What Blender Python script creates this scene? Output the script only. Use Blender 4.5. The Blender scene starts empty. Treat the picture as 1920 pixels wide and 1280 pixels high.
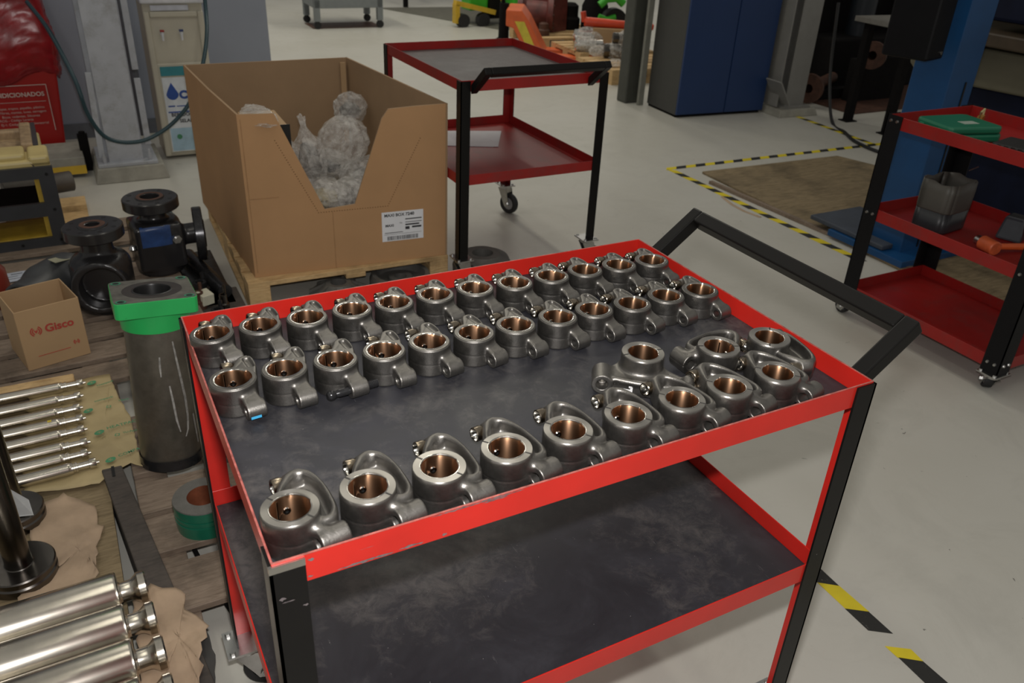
import bpy, math, random
import numpy as np
from mathutils import Vector, Matrix, Euler
random.seed(7); np.random.seed(7)
PI = math.pi
sc = bpy.context.scene
col = sc.collection

# ------------------------------------------------------------------ camera
cd = bpy.data.cameras.new('camera'); cam = bpy.data.objects.new('camera', cd); col.objects.link(cam)
cam.location = (-.106, -.7415, 1.6484); cam.rotation_euler = (1.0645, -.0423, -.4821)
cd.sensor_width = 36; cd.lens = 28.861; cd.clip_start = .05; cd.clip_end = 100
cd.dof.use_dof = True; cd.dof.focus_distance = 1.55; cd.dof.aperture_fstop = 7.5
sc.camera = cam
# ------------------------------------------------------------------ exposure, world, lights
sc.view_settings.view_transform = 'Standard'; sc.view_settings.look = 'None'
sc.view_settings.gamma = 1; sc.view_settings.use_curve_mapping = False
sc.view_settings.exposure = 0.0
w = bpy.data.worlds.new('hall_light'); sc.world = w; w.use_nodes = True
w.node_tree.nodes['Background'].inputs[0].default_value = (1, .97, .90, 1)
w.node_tree.nodes['Background'].inputs[1].default_value = .24
def area(name, loc, sx, sy, power, color, rot=(0, 0, 0)):
    l = bpy.data.lights.new(name, 'AREA'); l.shape = 'RECTANGLE'; l.size = sx; l.size_y = sy
    l.energy = power; l.color = color
    o = bpy.data.objects.new(name, l); o.location = loc; o.rotation_euler = rot; col.objects.link(o); return o
# camera flash: a small lamp just above the lens
R = cam.rotation_euler.to_matrix()
fl = area('camera_flash', Vector(cam.location) + R @ Vector((0.0, .115, -.02)), .07, .035, 25, (1, .97, .95), cam.rotation_euler)
# rows of fluorescent tubes under the hall roof
for (x, y, p) in ((-1.2, 1.0, 14), (1.6, 1.0, 14), (-1.2, 4.6, 8), (2.2, 5.2, 38), (4.6, 8.6, 40), (8.2, 10.5, 30), (2.2, 9.6, 60)):
    area('fluorescent_tube_light', (x, y, 4.6), .22, 2.6, p, (1, .95, .82))

# ------------------------------------------------------------------ materials
def new_mat(name):
    m = bpy.data.materials.new(name); m.use_nodes = True
    n = m.node_tree.nodes; l = m.node_tree.links
    return m, n, l, n['Principled BSDF']
def noise(n, l, scale, detail=4, vec=None, rough=.6, dist=0, stretch=None):
    t = n.new('ShaderNodeTexNoise'); t.inputs['Scale'].default_value = scale
    t.inputs['Detail'].default_value = detail; t.inputs['Roughness'].default_value = rough
    t.inputs['Distortion'].default_value = dist
    tc = n.new('ShaderNodeTexCoord'); src = tc.outputs['Object']
    if stretch:
        mp = n.new('ShaderNodeMapping'); mp.inputs['Scale'].default_value = stretch
        l.new(src, mp.inputs[0]); src = mp.outputs[0]
    l.new(src, t.inputs['Vector']); return t
def ramp(n, l, src, stops):
    r = n.new('ShaderNodeValToRGB'); e = r.color_ramp.elements
    while len(e) > 1: e.remove(e[-1])
    e[0].position = stops[0][0]; e[0].color = (*stops[0][1], 1) if len(stops[0][1]) == 3 else stops[0][1]
    for p, c in stops[1:]:
        x = e.new(p); x.color = (*c, 1) if len(c) == 3 else c
    l.new(src, r.inputs[0]); return r
def mix(n, l, fac, a, b):
    m = n.new('ShaderNodeMix'); m.data_type = 'RGBA'
    for s, v in ((0, fac), (6, a), (7, b)):
        if isinstance(v, (int, float)): m.inputs[s].default_value = v
        elif isinstance(v, tuple): m.inputs[s].default_value = (*v, 1)
        else: l.new(v, m.inputs[s])
    return m.outputs[2]
def bump(n, l, src, p, strength=.3, dist=.001):
    b = n.new('ShaderNodeBump'); b.inputs['Strength'].default_value = strength; b.inputs['Distance'].default_value = dist
    l.new(src, b.inputs['Height']); l.new(b.outputs[0], p.inputs['Normal'])
def G(v): return (v, v, v)
MATS = {}
def MAT(name, colr, rough=.5, metal=0, var=.15, scale=12, bmp=0, bscale=200, coat=0, stretch=None, spec=.5, alpha=1, trans=0):
    if name in MATS: return MATS[name]
    m, n, l, p = new_mat(name)
    a = tuple(max(0, c*(1-var)) for c in colr); b = tuple(min(1, c*(1+var)) for c in colr)
    t = noise(n, l, scale, 5, stretch=stretch)
    r = ramp(n, l, t.outputs[0], [(.3, a), (.7, b)]); l.new(r.outputs[0], p.inputs['Base Color'])
    p.inputs['Roughness'].default_value = rough; p.inputs['Metallic'].default_value = metal
    p.inputs['Coat Weight'].default_value = coat; p.inputs['Specular IOR Level'].default_value = spec
    p.inputs['Transmission Weight'].default_value = trans; p.inputs['Alpha'].default_value = alpha
    if bmp:
        t2 = noise(n, l, bscale, 3); bump(n, l, t2.outputs[0], p, bmp, .0008)
    MATS[name] = m; return m

def chipped(name, base, chip=(.45, .43, .42), rough=.35, thr=.70, scale=38, grime=None, metal_chip=.7):
    m, n, l, p = new_mat(name)
    t1 = noise(n, l, 5, 4); c0 = ramp(n, l, t1.outputs[0], [(.3, tuple(x*.85 for x in base)), (.7, tuple(min(1, x*1.1) for x in base))])
    c = c0.outputs[0]
    if grime:
        g = noise(n, l, 9, 6, rough=.75); gm = ramp(n, l, g.outputs[0], [(.5, G(0)), (.75, G(.6))]); c = mix(n, l, gm.outputs[0], c, grime)
    t2 = noise(n, l, scale, 6, rough=.72, dist=.6); mk = ramp(n, l, t2.outputs[0], [(thr, G(0)), (thr+.015, G(1))])
    l.new(mix(n, l, mk.outputs[0], c, chip), p.inputs['Base Color'])
    mm = n.new('ShaderNodeMath'); mm.operation = 'MULTIPLY'; mm.inputs[1].default_value = metal_chip
    l.new(mk.outputs[0], mm.inputs[0]); l.new(mm.outputs[0], p.inputs['Metallic'])
    p.inputs['Roughness'].default_value = rough
    t3 = noise(n, l, 60, 3); bump(n, l, t3.outputs[0], p, .08, .001)
    MATS[name] = m; return m
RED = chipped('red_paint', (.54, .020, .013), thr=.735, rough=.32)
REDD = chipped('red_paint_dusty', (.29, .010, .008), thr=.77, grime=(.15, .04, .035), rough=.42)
BLK = chipped('black_paint', (.007, .0065, .006), thr=.72, scale=30, rough=.36)
BLK.node_tree.nodes['Principled BSDF'].inputs['Specular IOR Level'].default_value = .2
BLK2 = chipped('black_paint_matt', (.006, .006, .007), thr=.80, rough=.5)
BLK2.node_tree.nodes['Principled BSDF'].inputs['Specular IOR Level'].default_value = .2
def rubber(name, base, dust, s=1.0):
    m, n, l, p = new_mat(name)
    a = noise(n, l, 5*s, 8, rough=.72, dist=.6); c = ramp(n, l, a.outputs[0], [(.28, tuple(x*.72 for x in base)), (.52, base), (.78, tuple(x*1.75 for x in base))])
    b = noise(n, l, 2.3*s, 3, dist=1.2); b2 = noise(n, l, 26*s, 9, rough=.78, dist=.5)
    mm = n.new('ShaderNodeMath'); mm.operation = 'MULTIPLY'; l.new(b.outputs[0], mm.inputs[0]); l.new(b2.outputs[0], mm.inputs[1])
    k = ramp(n, l, mm.outputs[0], [(.235, G(0)), (.39, G(.6))]); c1 = mix(n, l, k.outputs[0], c.outputs[0], dust)
    sp = noise(n, l, 150*s, 3, rough=.8); k2 = ramp(n, l, sp.outputs[0], [(.73, G(0)), (.76, G(.8))])
    sc1 = noise(n, l, 30*s, 4, rough=.9, dist=.3, stretch=(4, .25, 1)); k3 = ramp(n, l, sc1.outputs[0], [(.685, G(0)), (.70, G(.35)), (.72, G(0))])
    c2 = mix(n, l, k2.outputs[0], c1, (.35, .34, .33)); c3 = mix(n, l, k3.outputs[0], c2, (.28, .27, .27))
    l.new(c3, p.inputs['Base Color']); r = ramp(n, l, a.outputs[0], [(.3, G(.38)), (.7, G(.62))]); l.new(r.outputs[0], p.inputs['Roughness'])
    bump(n, l, b2.outputs[0], p, .15, .0006); MATS[name] = m; return m
RUB = rubber('black_rubber_sheet', (.022, .022, .027), (.105, .097, .092))
RUB2 = rubber('dusty_rubber_sheet', (.045, .036, .037), (.10, .08, .075))
def cast(name, base, rough=.42, metal=.75, b=.35, bs=420):
    m, n, l, p = new_mat(name)
    a = noise(n, l, 18, 5, rough=.7); c = ramp(n, l, a.outputs[0], [(.3, tuple(x*.8 for x in base)), (.7, tuple(x*1.2 for x in base))])
    l.new(c.outputs[0], p.inputs['Base Color']); p.inputs['Metallic'].default_value = metal
    r = ramp(n, l, a.outputs[0], [(.3, G(rough-.08)), (.7, G(rough+.08))]); l.new(r.outputs[0], p.inputs['Roughness'])
    t = noise(n, l, bs, 3, rough=.7); bump(n, l, t.outputs[0], p, b, .0006); MATS[name] = m; return m
STEEL = cast('cast_steel', (.205, .195, .180), rough=.40, metal=.95, b=.5, bs=380)
STEELD = cast('oiled_dark_steel', (.040, .040, .042), rough=.25, metal=.6, b=.12, bs=150)
CASTG = cast('raw_grey_casting', (.13, .125, .115), rough=.6, metal=.35)
CHROME = MAT('bright_chrome', (.62, .60, .56), .14, 1, .08)
TIPM = MAT('hardened_tip', (.30, .25, .19), .22, 1, .3, 60)
DARKM = MAT('black_hole', (.012, .012, .012), .4, .3)
def brushed(name, c, rough, aniso, axis='Z', kind='RADIAL'):
    m, n, l, p = new_mat(name)
    p.inputs['Base Color'].default_value = (*c, 1); p.inputs['Metallic'].default_value = 1; p.inputs['Roughness'].default_value = rough
    p.inputs['Anisotropic'].default_value = aniso; p.inputs['Anisotropic Rotation'].default_value = .25
    t = n.new('ShaderNodeTangent'); t.direction_type = kind; t.axis = axis; l.new(t.outputs[0], p.inputs['Tangent'])
    MATS[name] = m; return m
TURNED = brushed('turned_steel_face', (.46, .44, .41), .36, .75)
BRONZE = brushed('bronze_bore', (.46, .265, .155), .35, .85)
POLX = MAT('ground_steel', (.60, .56, .49), .24, 1, .10, 8, stretch=(2, .2, .2))
POLD = MAT('turned_dark_steel', (.13, .12, .11), .24, 1, .15, 20)
def wood(name, c, c2, s=1):
    m, n, l, p = new_mat(name)
    g = noise(n, l, 14*s, 6, rough=.7, dist=.8, stretch=(1, 7, 7)); st = noise(n, l, 4*s, 5, rough=.7)
    a = ramp(n, l, g.outputs[0], [(.3, c2), (.55, c), (.8, tuple(min(1, x*1.2) for x in c))])
    k = ramp(n, l, st.outputs[0], [(.5, G(0)), (.72, G(.65))]); l.new(mix(n, l, k.outputs[0], a.outputs[0], tuple(x*.35 for x in c2)), p.inputs['Base Color'])
    p.inputs['Roughness'].default_value = .75; bump(n, l, g.outputs[0], p, .4, .002); MATS[name] = m; return m
WOODP = wood('old_pallet_wood', (.23, .175, .13), (.14, .10, .07))
WOODN = wood('fresh_pine', (.60, .41, .20), (.42, .26, .11))
WOODD = wood('dark_timber', (.075, .062, .052), (.045, .038, .033))
PLY = wood('oily_plywood', (.24, .18, .10), (.125, .09, .045), .6)
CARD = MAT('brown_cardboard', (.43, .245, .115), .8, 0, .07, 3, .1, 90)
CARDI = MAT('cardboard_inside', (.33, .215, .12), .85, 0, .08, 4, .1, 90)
CARD2 = MAT('light_cardboard', (.42, .275, .145), .8, 0, .06, 3, .1, 90)
INK = MAT('dark_ink', (.03, .03, .035), .7)
INKR = MAT('red_ink', (.42, .05, .035), .7)
INKG = MAT('green_ink', (.07, .27, .13), .7)
INKB = MAT('blue_ink', (.02, .07, .30), .6)
PAPERW = MAT('white_paper', (.72, .73, .76), .7, 0, .04)
PAPERB = MAT('brown_wrapping_paper', (.42, .33, .17), .6, 0, .14, 7, .3, 30)
PAPERK = MAT('crumpled_kraft_paper', (.40, .29, .195), .75, 0, .16, 9, .5, 24)
GREEN = chipped('green_enamel', (.02, .42, .10), chip=(.02, .02, .02), thr=.70, scale=26, rough=.35, metal_chip=0)
GREEND = MAT('dark_green_enamel', (.012, .13, .075), .3, 0, .1, coat=.3)
CREAM = chipped('cream_enamel', (.56, .45, .19), chip=(.07, .05, .04), thr=.66, scale=14, rough=.4, metal_chip=0)
PLASTC = MAT('cream_plastic', (.50, .47, .38), .45, 0, .04)
TEAL = MAT('teal_band', (.03, .22, .26), .5)
GREYW = MAT('grey_wall_paint', (.29, .315, .375), .6, 0, .06, 2)
COLG = chipped('pale_grey_column_paint', (.42, .44, .48), chip=(.10, .09, .08), thr=.73, scale=12, rough=.5, metal_chip=0, grime=(.2, .19, .17))
BLUEC = MAT('dark_blue_door', (.009, .034, .12), .42, 0, .06, 2)
BLUEP = MAT('machine_blue', (.004, .055, .165), .4, 0, .15, 4)
GREYC = MAT('charcoal_cabinet_side', (.045, .045, .042), .5, 0, .05)
NAVY = MAT('navy_machine_base', (.005, .008, .024), .6, 0, .2, spec=.2)
BEIGE = MAT('beige_machine_casting', (.13, .12, .08), .5, 0, .1, 4)
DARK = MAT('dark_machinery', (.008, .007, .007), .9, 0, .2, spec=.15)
RUST = MAT('rusty_brown_iron', (.09, .04, .025), .6, .2, .35, 20, .3)
BIN = MAT('red_bin_plastic', (.36, .010, .008), .4, 0, .08, 3)
BAG = MAT('red_bag_film', (.27, .010, .014), .25, 0, .3, 10, 1.0, 11)
HOSE = MAT('blue_green_hose', (.014, .045, .058), .4, 0, .1)
CABLE = MAT('black_cable', (.012, .012, .013), .45)
ORANGE = MAT('orange_paint', (.72, .13, .03), .4, 0, .12, 8)
ORANGED = MAT('orange_hammer_face', (.62, .12, .04), .45, 0, .2, 30)
YELLOW = MAT('yellow_paint', (.62, .40, .03), .45, 0, .15, 10)
GREENB = MAT('bright_green_machine', (.05, .42, .03), .4, 0, .1)
CASEG = MAT('green_plastic_case', (.010, .145, .075), .4, 0, .06, 6)
JUG = MAT('grey_translucent_plastic', (.085, .08, .068), .5, 0, .15, 8)
JUGD = MAT('dark_fluid_plastic', (.03, .032, .036), .4, 0, .15, 8)
TYRE = MAT('black_tyre', (.015, .015, .016), .6)
ZINC = MAT('zinc_plated_steel', (.50, .50, .49), .28, 1, .12, 30)
CONC = MAT('concrete_plinth', (.30, .29, .25), .85, 0, .22, 9, .4, 50)
LEAD = MAT('grey_table_steel', (.21, .23, .235), .5, 0, .1)
LTOP = MAT('pale_table_top', (.20, .19, .17), .5)
MAGEN = MAT('terracotta_bore', (.30, .10, .05), .5, .4, .3, 30)
def film(name):
    m, n, l, p = new_mat(name)
    p.inputs['Base Color'].default_value = (.82, .80, .76, 1); p.inputs['Roughness'].default_value = .08
    tr = n.new('ShaderNodeBsdfTransparent'); mx = n.new('ShaderNodeMixShader')
    t = noise(n, l, 14, 5, rough=.7, dist=1.5); r = ramp(n, l, t.outputs[0], [(.35, G(.12)), (.65, G(.6))])
    l.new(r.outputs[0], mx.inputs[0]); l.new(tr.outputs[0], mx.inputs[1]); l.new(p.outputs[0], mx.inputs[2])
    l.new(mx.outputs[0], n['Material Output'].inputs[0]); bump(n, l, t.outputs[0], p, .9, .02)
    MATS[name] = m; return m
FILM = film('clear_plastic_film')
def floor_mat():
    m, n, l, p = new_mat('painted_concrete_floor')
    a = noise(n, l, .55, 6, rough=.6); c = ramp(n, l, a.outputs[0], [(.3, (.47, .455, .40)), (.7, (.55, .54, .495))])
    b = noise(n, l, 3, 8, rough=.75, dist=.8); k = ramp(n, l, b.outputs[0], [(.5, G(0)), (.85, G(.55))]); c1 = mix(n, l, k.outputs[0], c.outputs[0], (.36, .35, .31))
    s = noise(n, l, 22, 3, rough=.7, dist=.8); k2 = ramp(n, l, s.outputs[0], [(.725, G(0)), (.74, G(.85))]); c2 = mix(n, l, k2.outputs[0], c1, (.09, .085, .075))
    s2 = noise(n, l, 9, 6, rough=.9, dist=2.0, stretch=(1, 3, 1)); k3 = ramp(n, l, s2.outputs[0], [(.672, G(0)), (.682, G(.35)), (.70, G(0))]); c3 = mix(n, l, k3.outputs[0], c2, (.24, .23, .20))
    l.new(c3, p.inputs['Base Color']); r = ramp(n, l, b.outputs[0], [(.3, G(.34)), (.7, G(.55))]); l.new(r.outputs[0], p.inputs['Roughness'])
    return m
FLOOR = floor_mat()

# ------------------------------------------------------------------ mesh builder
class MB:
    def __init__(s): s.v = []; s.f = []; s.m = []; s.sm = []
    def add(s, vs, fs, mi=0, smooth=False, M=None):
        b = len(s.v)
        for v in vs:
            v = Vector(v); s.v.append((M @ v) if M is not None else v)
        for f in fs: s.f.append([b+i for i in f]); s.m.append(mi); s.sm.append(smooth)
        return s
    def box(s, x0, x1, y0, y1, z0, z1, mi=0, M=None):
        vs = [(x, y, z) for z in (z0, z1) for y in (y0, y1) for x in (x0, x1)]
        return s.add(vs, [(0, 2, 3, 1), (4, 5, 7, 6), (0, 1, 5, 4), (2, 6, 7, 3), (0, 4, 6, 2), (1, 3, 7, 5)], mi, False, M)
    def lathe(s, prof, n=32, mi=0, M=None, closed=True, smooth=True):
        vs = []; k = len(prof)
        for i in range(n):
            a = 2*PI*i/n; c, d = math.cos(a), math.sin(a)
            for r, z in prof: vs.append((r*c, r*d, z))
        fs = []
        for i in range(n):
            j = (i+1) % n
            for q in range(k-1): fs.append((i*k+q, j*k+q, j*k+q+1, i*k+q+1))
        s.add(vs, fs, mi, smooth, M)
        return s
    def cyl(s, p0, p1, r0, r1=None, n=20, mi=0, caps=True, bev=0):
        if r1 is None: r1 = r0
        p0 = Vector(p0); p1 = Vector(p1); d = p1-p0; L = d.length
        M = Matrix.Translation(p0) @ d.to_track_quat('Z', 'Y').to_matrix().to_4x4()
        prof = [(r0, 0), (r1, L)] if not bev else [(r0-bev, 0), (r0, bev), (r1, L-bev), (r1-bev, L)]
        if caps: prof = [(1e-5, 0)]+prof+[(1e-5, L)]
        # flat caps need own shading: split profile
        if caps:
            s.lathe([prof[0], prof[1]], n, mi, M, smooth=False); s.lathe(prof[1:-1], n, mi, M); s.lathe(prof[-2:], n, mi, M, smooth=False)
        else: s.lathe(prof, n, mi, M)
        return s
    def tube(s, pts, r, n=10, mi=0):
        pts = [Vector(p) for p in pts]; vs = []; up = Vector((0, 0, 1))
        for i, p in enumerate(pts):
            t = (pts[min(i+1, len(pts)-1)]-pts[max(i-1, 0)]).normalized()
            a = t.cross(up); a = a.normalized() if a.length > 1e-3 else t.cross(Vector((1, 0, 0))).normalized(); b = t.cross(a)
            for k in range(n):
                an = 2*PI*k/n; vs.append(p+a*r*math.cos(an)+b*r*math.sin(an))
        fs = [(i*n+k, i*n+(k+1) % n, (i+1)*n+(k+1) % n, (i+1)*n+k) for i in range(len(pts)-1) for k in range(n)]
        fs += [tuple(range(n-1, -1, -1)), tuple((len(pts)-1)*n+k for k in range(n))]
        return s.add(vs, fs, mi, True)
    def prism(s, poly, z0, z1, mi=0, M=None):
        n = len(poly); vs = [(x, y, z0) for x, y in poly]+[(x, y, z1) for x, y in poly]
        fs = [tuple(range(n-1, -1, -1)), tuple(range(n, 2*n))]+[(i, (i+1) % n, n+(i+1) % n, n+i) for i in range(n)]
        return s.add(vs, fs, mi, False, M)
    def build(s, name, mats, parent=None, loc=None, rot=None, bev=0, seg=2):
        me = bpy.data.meshes.new(name); me.from_pydata([tuple(v) for v in s.v], [], s.f)
        if not isinstance(mats, (list, tuple)): mats = [mats]
        for m in mats: me.materials.append(m)
        me.polygons.foreach_set('material_index', s.m); me.polygons.foreach_set('use_smooth', s.sm)
        me.validate(); me.update()
        o = bpy.data.objects.new(name, me); col.objects.link(o)
        if parent: o.parent = parent
        if loc is not None: o.location = loc
        if rot is not None: o.rotation_euler = rot
        if any(s.sm) and name not in ('bin_bag',): e_ = o.modifiers.new('edge', 'EDGE_SPLIT'); e_.split_angle = .62
        if bev:
            b = o.modifiers.new('bevel', 'BEVEL'); b.width = bev; b.segments = seg; b.limit_method = 'ANGLE'; b.angle_limit = .6
        return o
def tag(o, label=None, cat=None, group=None, kind=None):
    if label: o['label'] = label
    if cat: o['category'] = cat
    if group: o['group'] = group
    if kind: o['kind'] = kind
    return o
def thing(name, label, cat, loc=(0, 0, 0), rz=0, group=None, rot=None):
    o = bpy.data.objects.new(name, None); col.objects.link(o); o.location = loc; o.rotation_euler = rot or (0, 0, rz)
    o.empty_display_size = .05
    return tag(o, label, cat, group)
def copy_tree(o, parent=None):
    c = o.copy(); col.objects.link(c)
    if parent: c.parent = parent
    for ch in [k for k in o.children]: copy_tree(ch, c)
    return c
_tc = {}
def text_obj(name, s, size, mat, parent, loc, rot, extrude=.0003, bold=0, align='LEFT', label=None):
    cu = bpy.data.curves.new(name, 'FONT'); cu.body = s; cu.size = size; cu.extrude = extrude; cu.offset = bold; cu.align_x = align
    cu.resolution_u = 3
    t = bpy.data.objects.new(name, cu); col.objects.link(t)
    dg = bpy.context.evaluated_depsgraph_get(); me = bpy.data.meshes.new_from_object(t.evaluated_get(dg)); bpy.data.objects.remove(t)
    me.materials.clear(); me.materials.append(mat)
    o = bpy.data.objects.new(name, me); col.objects.link(o); o.location = loc; o.rotation_euler = rot
    if parent: o.parent = parent
    if label: o['label'] = label
    return o

# ------------------------------------------------------------------ signed-distance solids -> meshes (surface nets)
def smin(a, b, k):
    h = np.clip(.5+.5*(b-a)/k, 0, 1); return b*(1-h)+a*h-k*h*(1-h)
def smax(a, b, k): return -smin(-a, -b, k)
def d_cylz(P, c, r, z0, z1, rnd=.002):
    d = np.hypot(P[0]-c[0], P[1]-c[1])-(r-rnd); e = np.abs(P[2]-(z0+z1)/2)-((z1-z0)/2-rnd)
    return np.minimum(np.maximum(d, e), 0)+np.hypot(np.maximum(d, 0), np.maximum(e, 0))-rnd
def d_cyl(P, a, b, r, rnd=.002):
    a = np.array(a, float); b = np.array(b, float); u = b-a; L = np.linalg.norm(u); u /= L
    q = [P[i]-a[i] for i in range(3)]; t = q[0]*u[0]+q[1]*u[1]+q[2]*u[2]
    rr = np.sqrt(np.maximum(q[0]**2+q[1]**2+q[2]**2-t**2, 0))-(r-rnd); e = np.abs(t-L/2)-(L/2-rnd)
    return np.minimum(np.maximum(rr, e), 0)+np.hypot(np.maximum(rr, 0), np.maximum(e, 0))-rnd
def d_cap(P, a, b, ra, rb=None):
    rb = ra if rb is None else rb
    a = np.array(a, float); b = np.array(b, float); u = b-a; L2 = u@u
    q = [P[i]-a[i] for i in range(3)]; t = np.clip((q[0]*u[0]+q[1]*u[1]+q[2]*u[2])/L2, 0, 1)
    return np.sqrt(sum((q[i]-t*u[i])**2 for i in range(3)))-(ra+(rb-ra)*t)
def d_box(P, c, h, rz=0, rx=0, rnd=.002):
    x, y, z = P[0]-c[0], P[1]-c[1], P[2]-c[2]
    cz, sz = math.cos(rz), math.sin(rz); x, y = cz*x+sz*y, -sz*x+cz*y
    cx, sx = math.cos(rx), math.sin(rx); y, z = cx*y+sx*z, -sx*y+cx*z
    q = [np.abs(v)-(k-rnd) for v, k in zip((x, y, z), h)]
    return np.sqrt(sum(np.maximum(v, 0)**2 for v in q))+np.minimum(np.maximum(q[0], np.maximum(q[1], q[2])), 0)-rnd
def d_poly(P, poly, z0, z1, rnd=.002):
    x, y = P[0], P[1]; d = np.full(x.shape, 1e9); s = np.ones(x.shape); n = len(poly)
    for i in range(n):
        a = poly[i]; b = poly[i-1]; ex, ey = b[0]-a[0], b[1]-a[1]; wx, wy = x-a[0], y-a[1]
        t = np.clip((wx*ex+wy*ey)/(ex*ex+ey*ey), 0, 1); d = np.minimum(d, (wx-ex*t)**2+(wy-ey*t)**2)
        c1 = y >= a[1]; c2 = y < b[1]; c3 = ex*wy > ey*wx
        s = np.where((c1 & c2 & c3) | (~c1 & ~c2 & ~c3), -s, s)
    d = s*np.sqrt(d)+rnd; e = np.abs(P[2]-(z0+z1)/2)-((z1-z0)/2-rnd)
    return np.minimum(np.maximum(d, e), 0)+np.hypot(np.maximum(d, 0), np.maximum(e, 0))-rnd
def d_path(P, pts, r):
    d = None
    for a, b in zip(pts[:-1], pts[1:]):
        e = d_cap(P, a, b, r); d = e if d is None else np.minimum(d, e)
    return d
def sdf_mesh(name, f, lo, hi, h, mats, matfn=None):
    lo = np.array(lo, float); n = np.ceil((np.array(hi)-lo)/h).astype(int)+1
    P = np.meshgrid(*[lo[i]+h*np.arange(n[i]) for i in range(3)], indexing='ij'); V = f(P)
    S = V < 0; c = n-1; acc = np.zeros((*c, 3)); cnt = np.zeros(c)
    for ax in range(3):
        for d1 in (0, 1):
            for d2 in (0, 1):
                o = [0, 0, 0]; o[(ax+1) % 3] = d1; o[(ax+2) % 3] = d2; e = list(o); e[ax] += 1
                sl0 = tuple(slice(o[i], o[i]+c[i]) for i in range(3)); sl1 = tuple(slice(e[i], e[i]+c[i]) for i in range(3))
                va, vb = V[sl0], V[sl1]; m = S[sl0] != S[sl1]
                with np.errstate(all='ignore'): t = np.where(m, va/(va-vb), 0)
                for k in range(3): acc[..., k] += np.where(m, o[k]+(t if k == ax else 0), 0)
                cnt += m
    act = cnt > 0; idx = -np.ones(c, int); idx[act] = np.arange(act.sum())
    vs = (acc[act]/cnt[act][:, None]+np.argwhere(act))*h+lo
    fs = []
    for ax in range(3):
        a1, a2 = (ax+1) % 3, (ax+2) % 3
        sh = [slice(None)]*3; sh[ax] = slice(0, c[ax]); sh2 = list(sh); sh2[ax] = slice(1, c[ax]+1)
        s0, s1 = S[tuple(sh)], S[tuple(sh2)]; m = s0 != s1
        ii = np.argwhere(m); ok = (ii[:, a1] > 0) & (ii[:, a2] > 0) & (ii[:, a1] < c[a1]) & (ii[:, a2] < c[a2]); ii = ii[ok]
        def g(u, w):
            j = ii.copy(); j[:, a1] -= u; j[:, a2] -= w; return idx[j[:, 0], j[:, 1], j[:, 2]]
        q = np.stack([g(1, 1), g(0, 1), g(0, 0), g(1, 0)], 1); flip = ~s0[ii[:, 0], ii[:, 1], ii[:, 2]]
        q[flip] = q[flip][:, ::-1]; fs.append(q)
    F = np.concatenate(fs); me = bpy.data.meshes.new(name)
    me.vertices.add(len(vs)); me.vertices.foreach_set('co', vs.ravel())
    me.loops.add(F.size); me.loops.foreach_set('vertex_index', F.ravel().astype(np.int32))
    me.polygons.add(len(F)); me.polygons.foreach_set('loop_start', np.arange(0, F.size, 4, dtype=np.int32))
    me.polygons.foreach_set('use_smooth', np.ones(len(F), bool))
    me.update(calc_edges=True)
    for m in (mats if isinstance(mats, (list, tuple)) else [mats]): me.materials.append(m)
    if matfn is not None:
        cen = vs[F].mean(1); me.polygons.foreach_set('material_index', matfn(cen).astype(np.int32))
    me.validate(); return me
def mobj(name, me, parent=None, loc=None, rot=None):
    o = bpy.data.objects.new(name, me); col.objects.link(o)
    if parent: o.parent = parent
    if loc is not None: o.location = loc
    if rot is not None: o.rotation_euler = rot
    return o

# ================================================================== SETTING
def struct(o): o['kind'] = 'structure'; return o
b = MB(); b.box(-6, 16, -5, 16, -.1, 0); floor = struct(b.build('floor', FLOOR))
b = MB(); b.box(-6, 1.28, 5.62, 5.74, 0, 3.2); struct(b.build('wall_back', GREYW))
# pipe-work cover on the left part of that wall
b = MB(); b.box(-6, 1.28, 5.60, 5.62, 0, .10); struct(b.build('baseboard_back', MAT('skirting_grey', (.12, .13, .15))))

def hazard(name, pts, wdt, label, dash=.105, seed=1, segs=None, lean=.35, start=0):
    """one strip of tape laid on the floor: a film of alternating yellow and black bands"""
    rnd = random.Random(seed); a = Vector((*pts[0], 0)); c = Vector((*pts[1], 0)); d = (c-a); L = d.length; d.normalize(); p = Vector((-d.y, d.x, 0))
    m = MB()
    if segs is None: segs = [(i*dash, (i+1)*dash) for i in range(int(L/dash))]
    for i, (t0, t1) in enumerate(segs):
        sh = wdt*lean; j = [rnd.uniform(-.002, .002) for _ in range(4)]
        q = [a+d*(t0-sh)+p*(-wdt/2+j[0]), a+d*(t1-sh)+p*(-wdt/2+j[1]), a+d*(t1+sh)+p*(wdt/2+j[2]), a+d*(t0+sh)+p*(wdt/2+j[3])]
        vs = [(v.x, v.y, .0004) for v in q]+[(v.x, v.y, .0012) for v in q]
        m.add(vs, [(0, 3, 2, 1), (4, 5, 6, 7), (0, 1, 5, 4), (1, 2, 6, 5), (2, 3, 7, 6), (3, 0, 4, 7)], (i+start) % 2)
    o = m.build(name, [TAPEY, TAPEK]); tag(o, label, 'floor tape'); return o
TAPEY = chipped('hazard_yellow', (.72, .58, .02), chip=(.25, .22, .1), thr=.68, scale=30, rough=.45, metal_chip=0)
TAPEK = chipped('hazard_black', (.018, .018, .016), chip=(.22, .21, .19), thr=.64, scale=60, rough=.5, metal_chip=0)
hazard('hazard_tape', ((3.44, 3.60), (6.6, 3.52)), .05, 'yellow and black floor tape along the far side of the brown plywood board', .083, 2)
hazard('hazard_tape', ((3.46, 3.57), (3.44, 1.9)), .05, 'yellow and black floor tape along the near edge of the brown plywood board', .083, 3)
hazard('hazard_tape', ((5.50, 4.46), (5.42, 3.55)), .05, 'short yellow and black floor tape by the foot of the right grey column', .083, 4)
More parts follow.
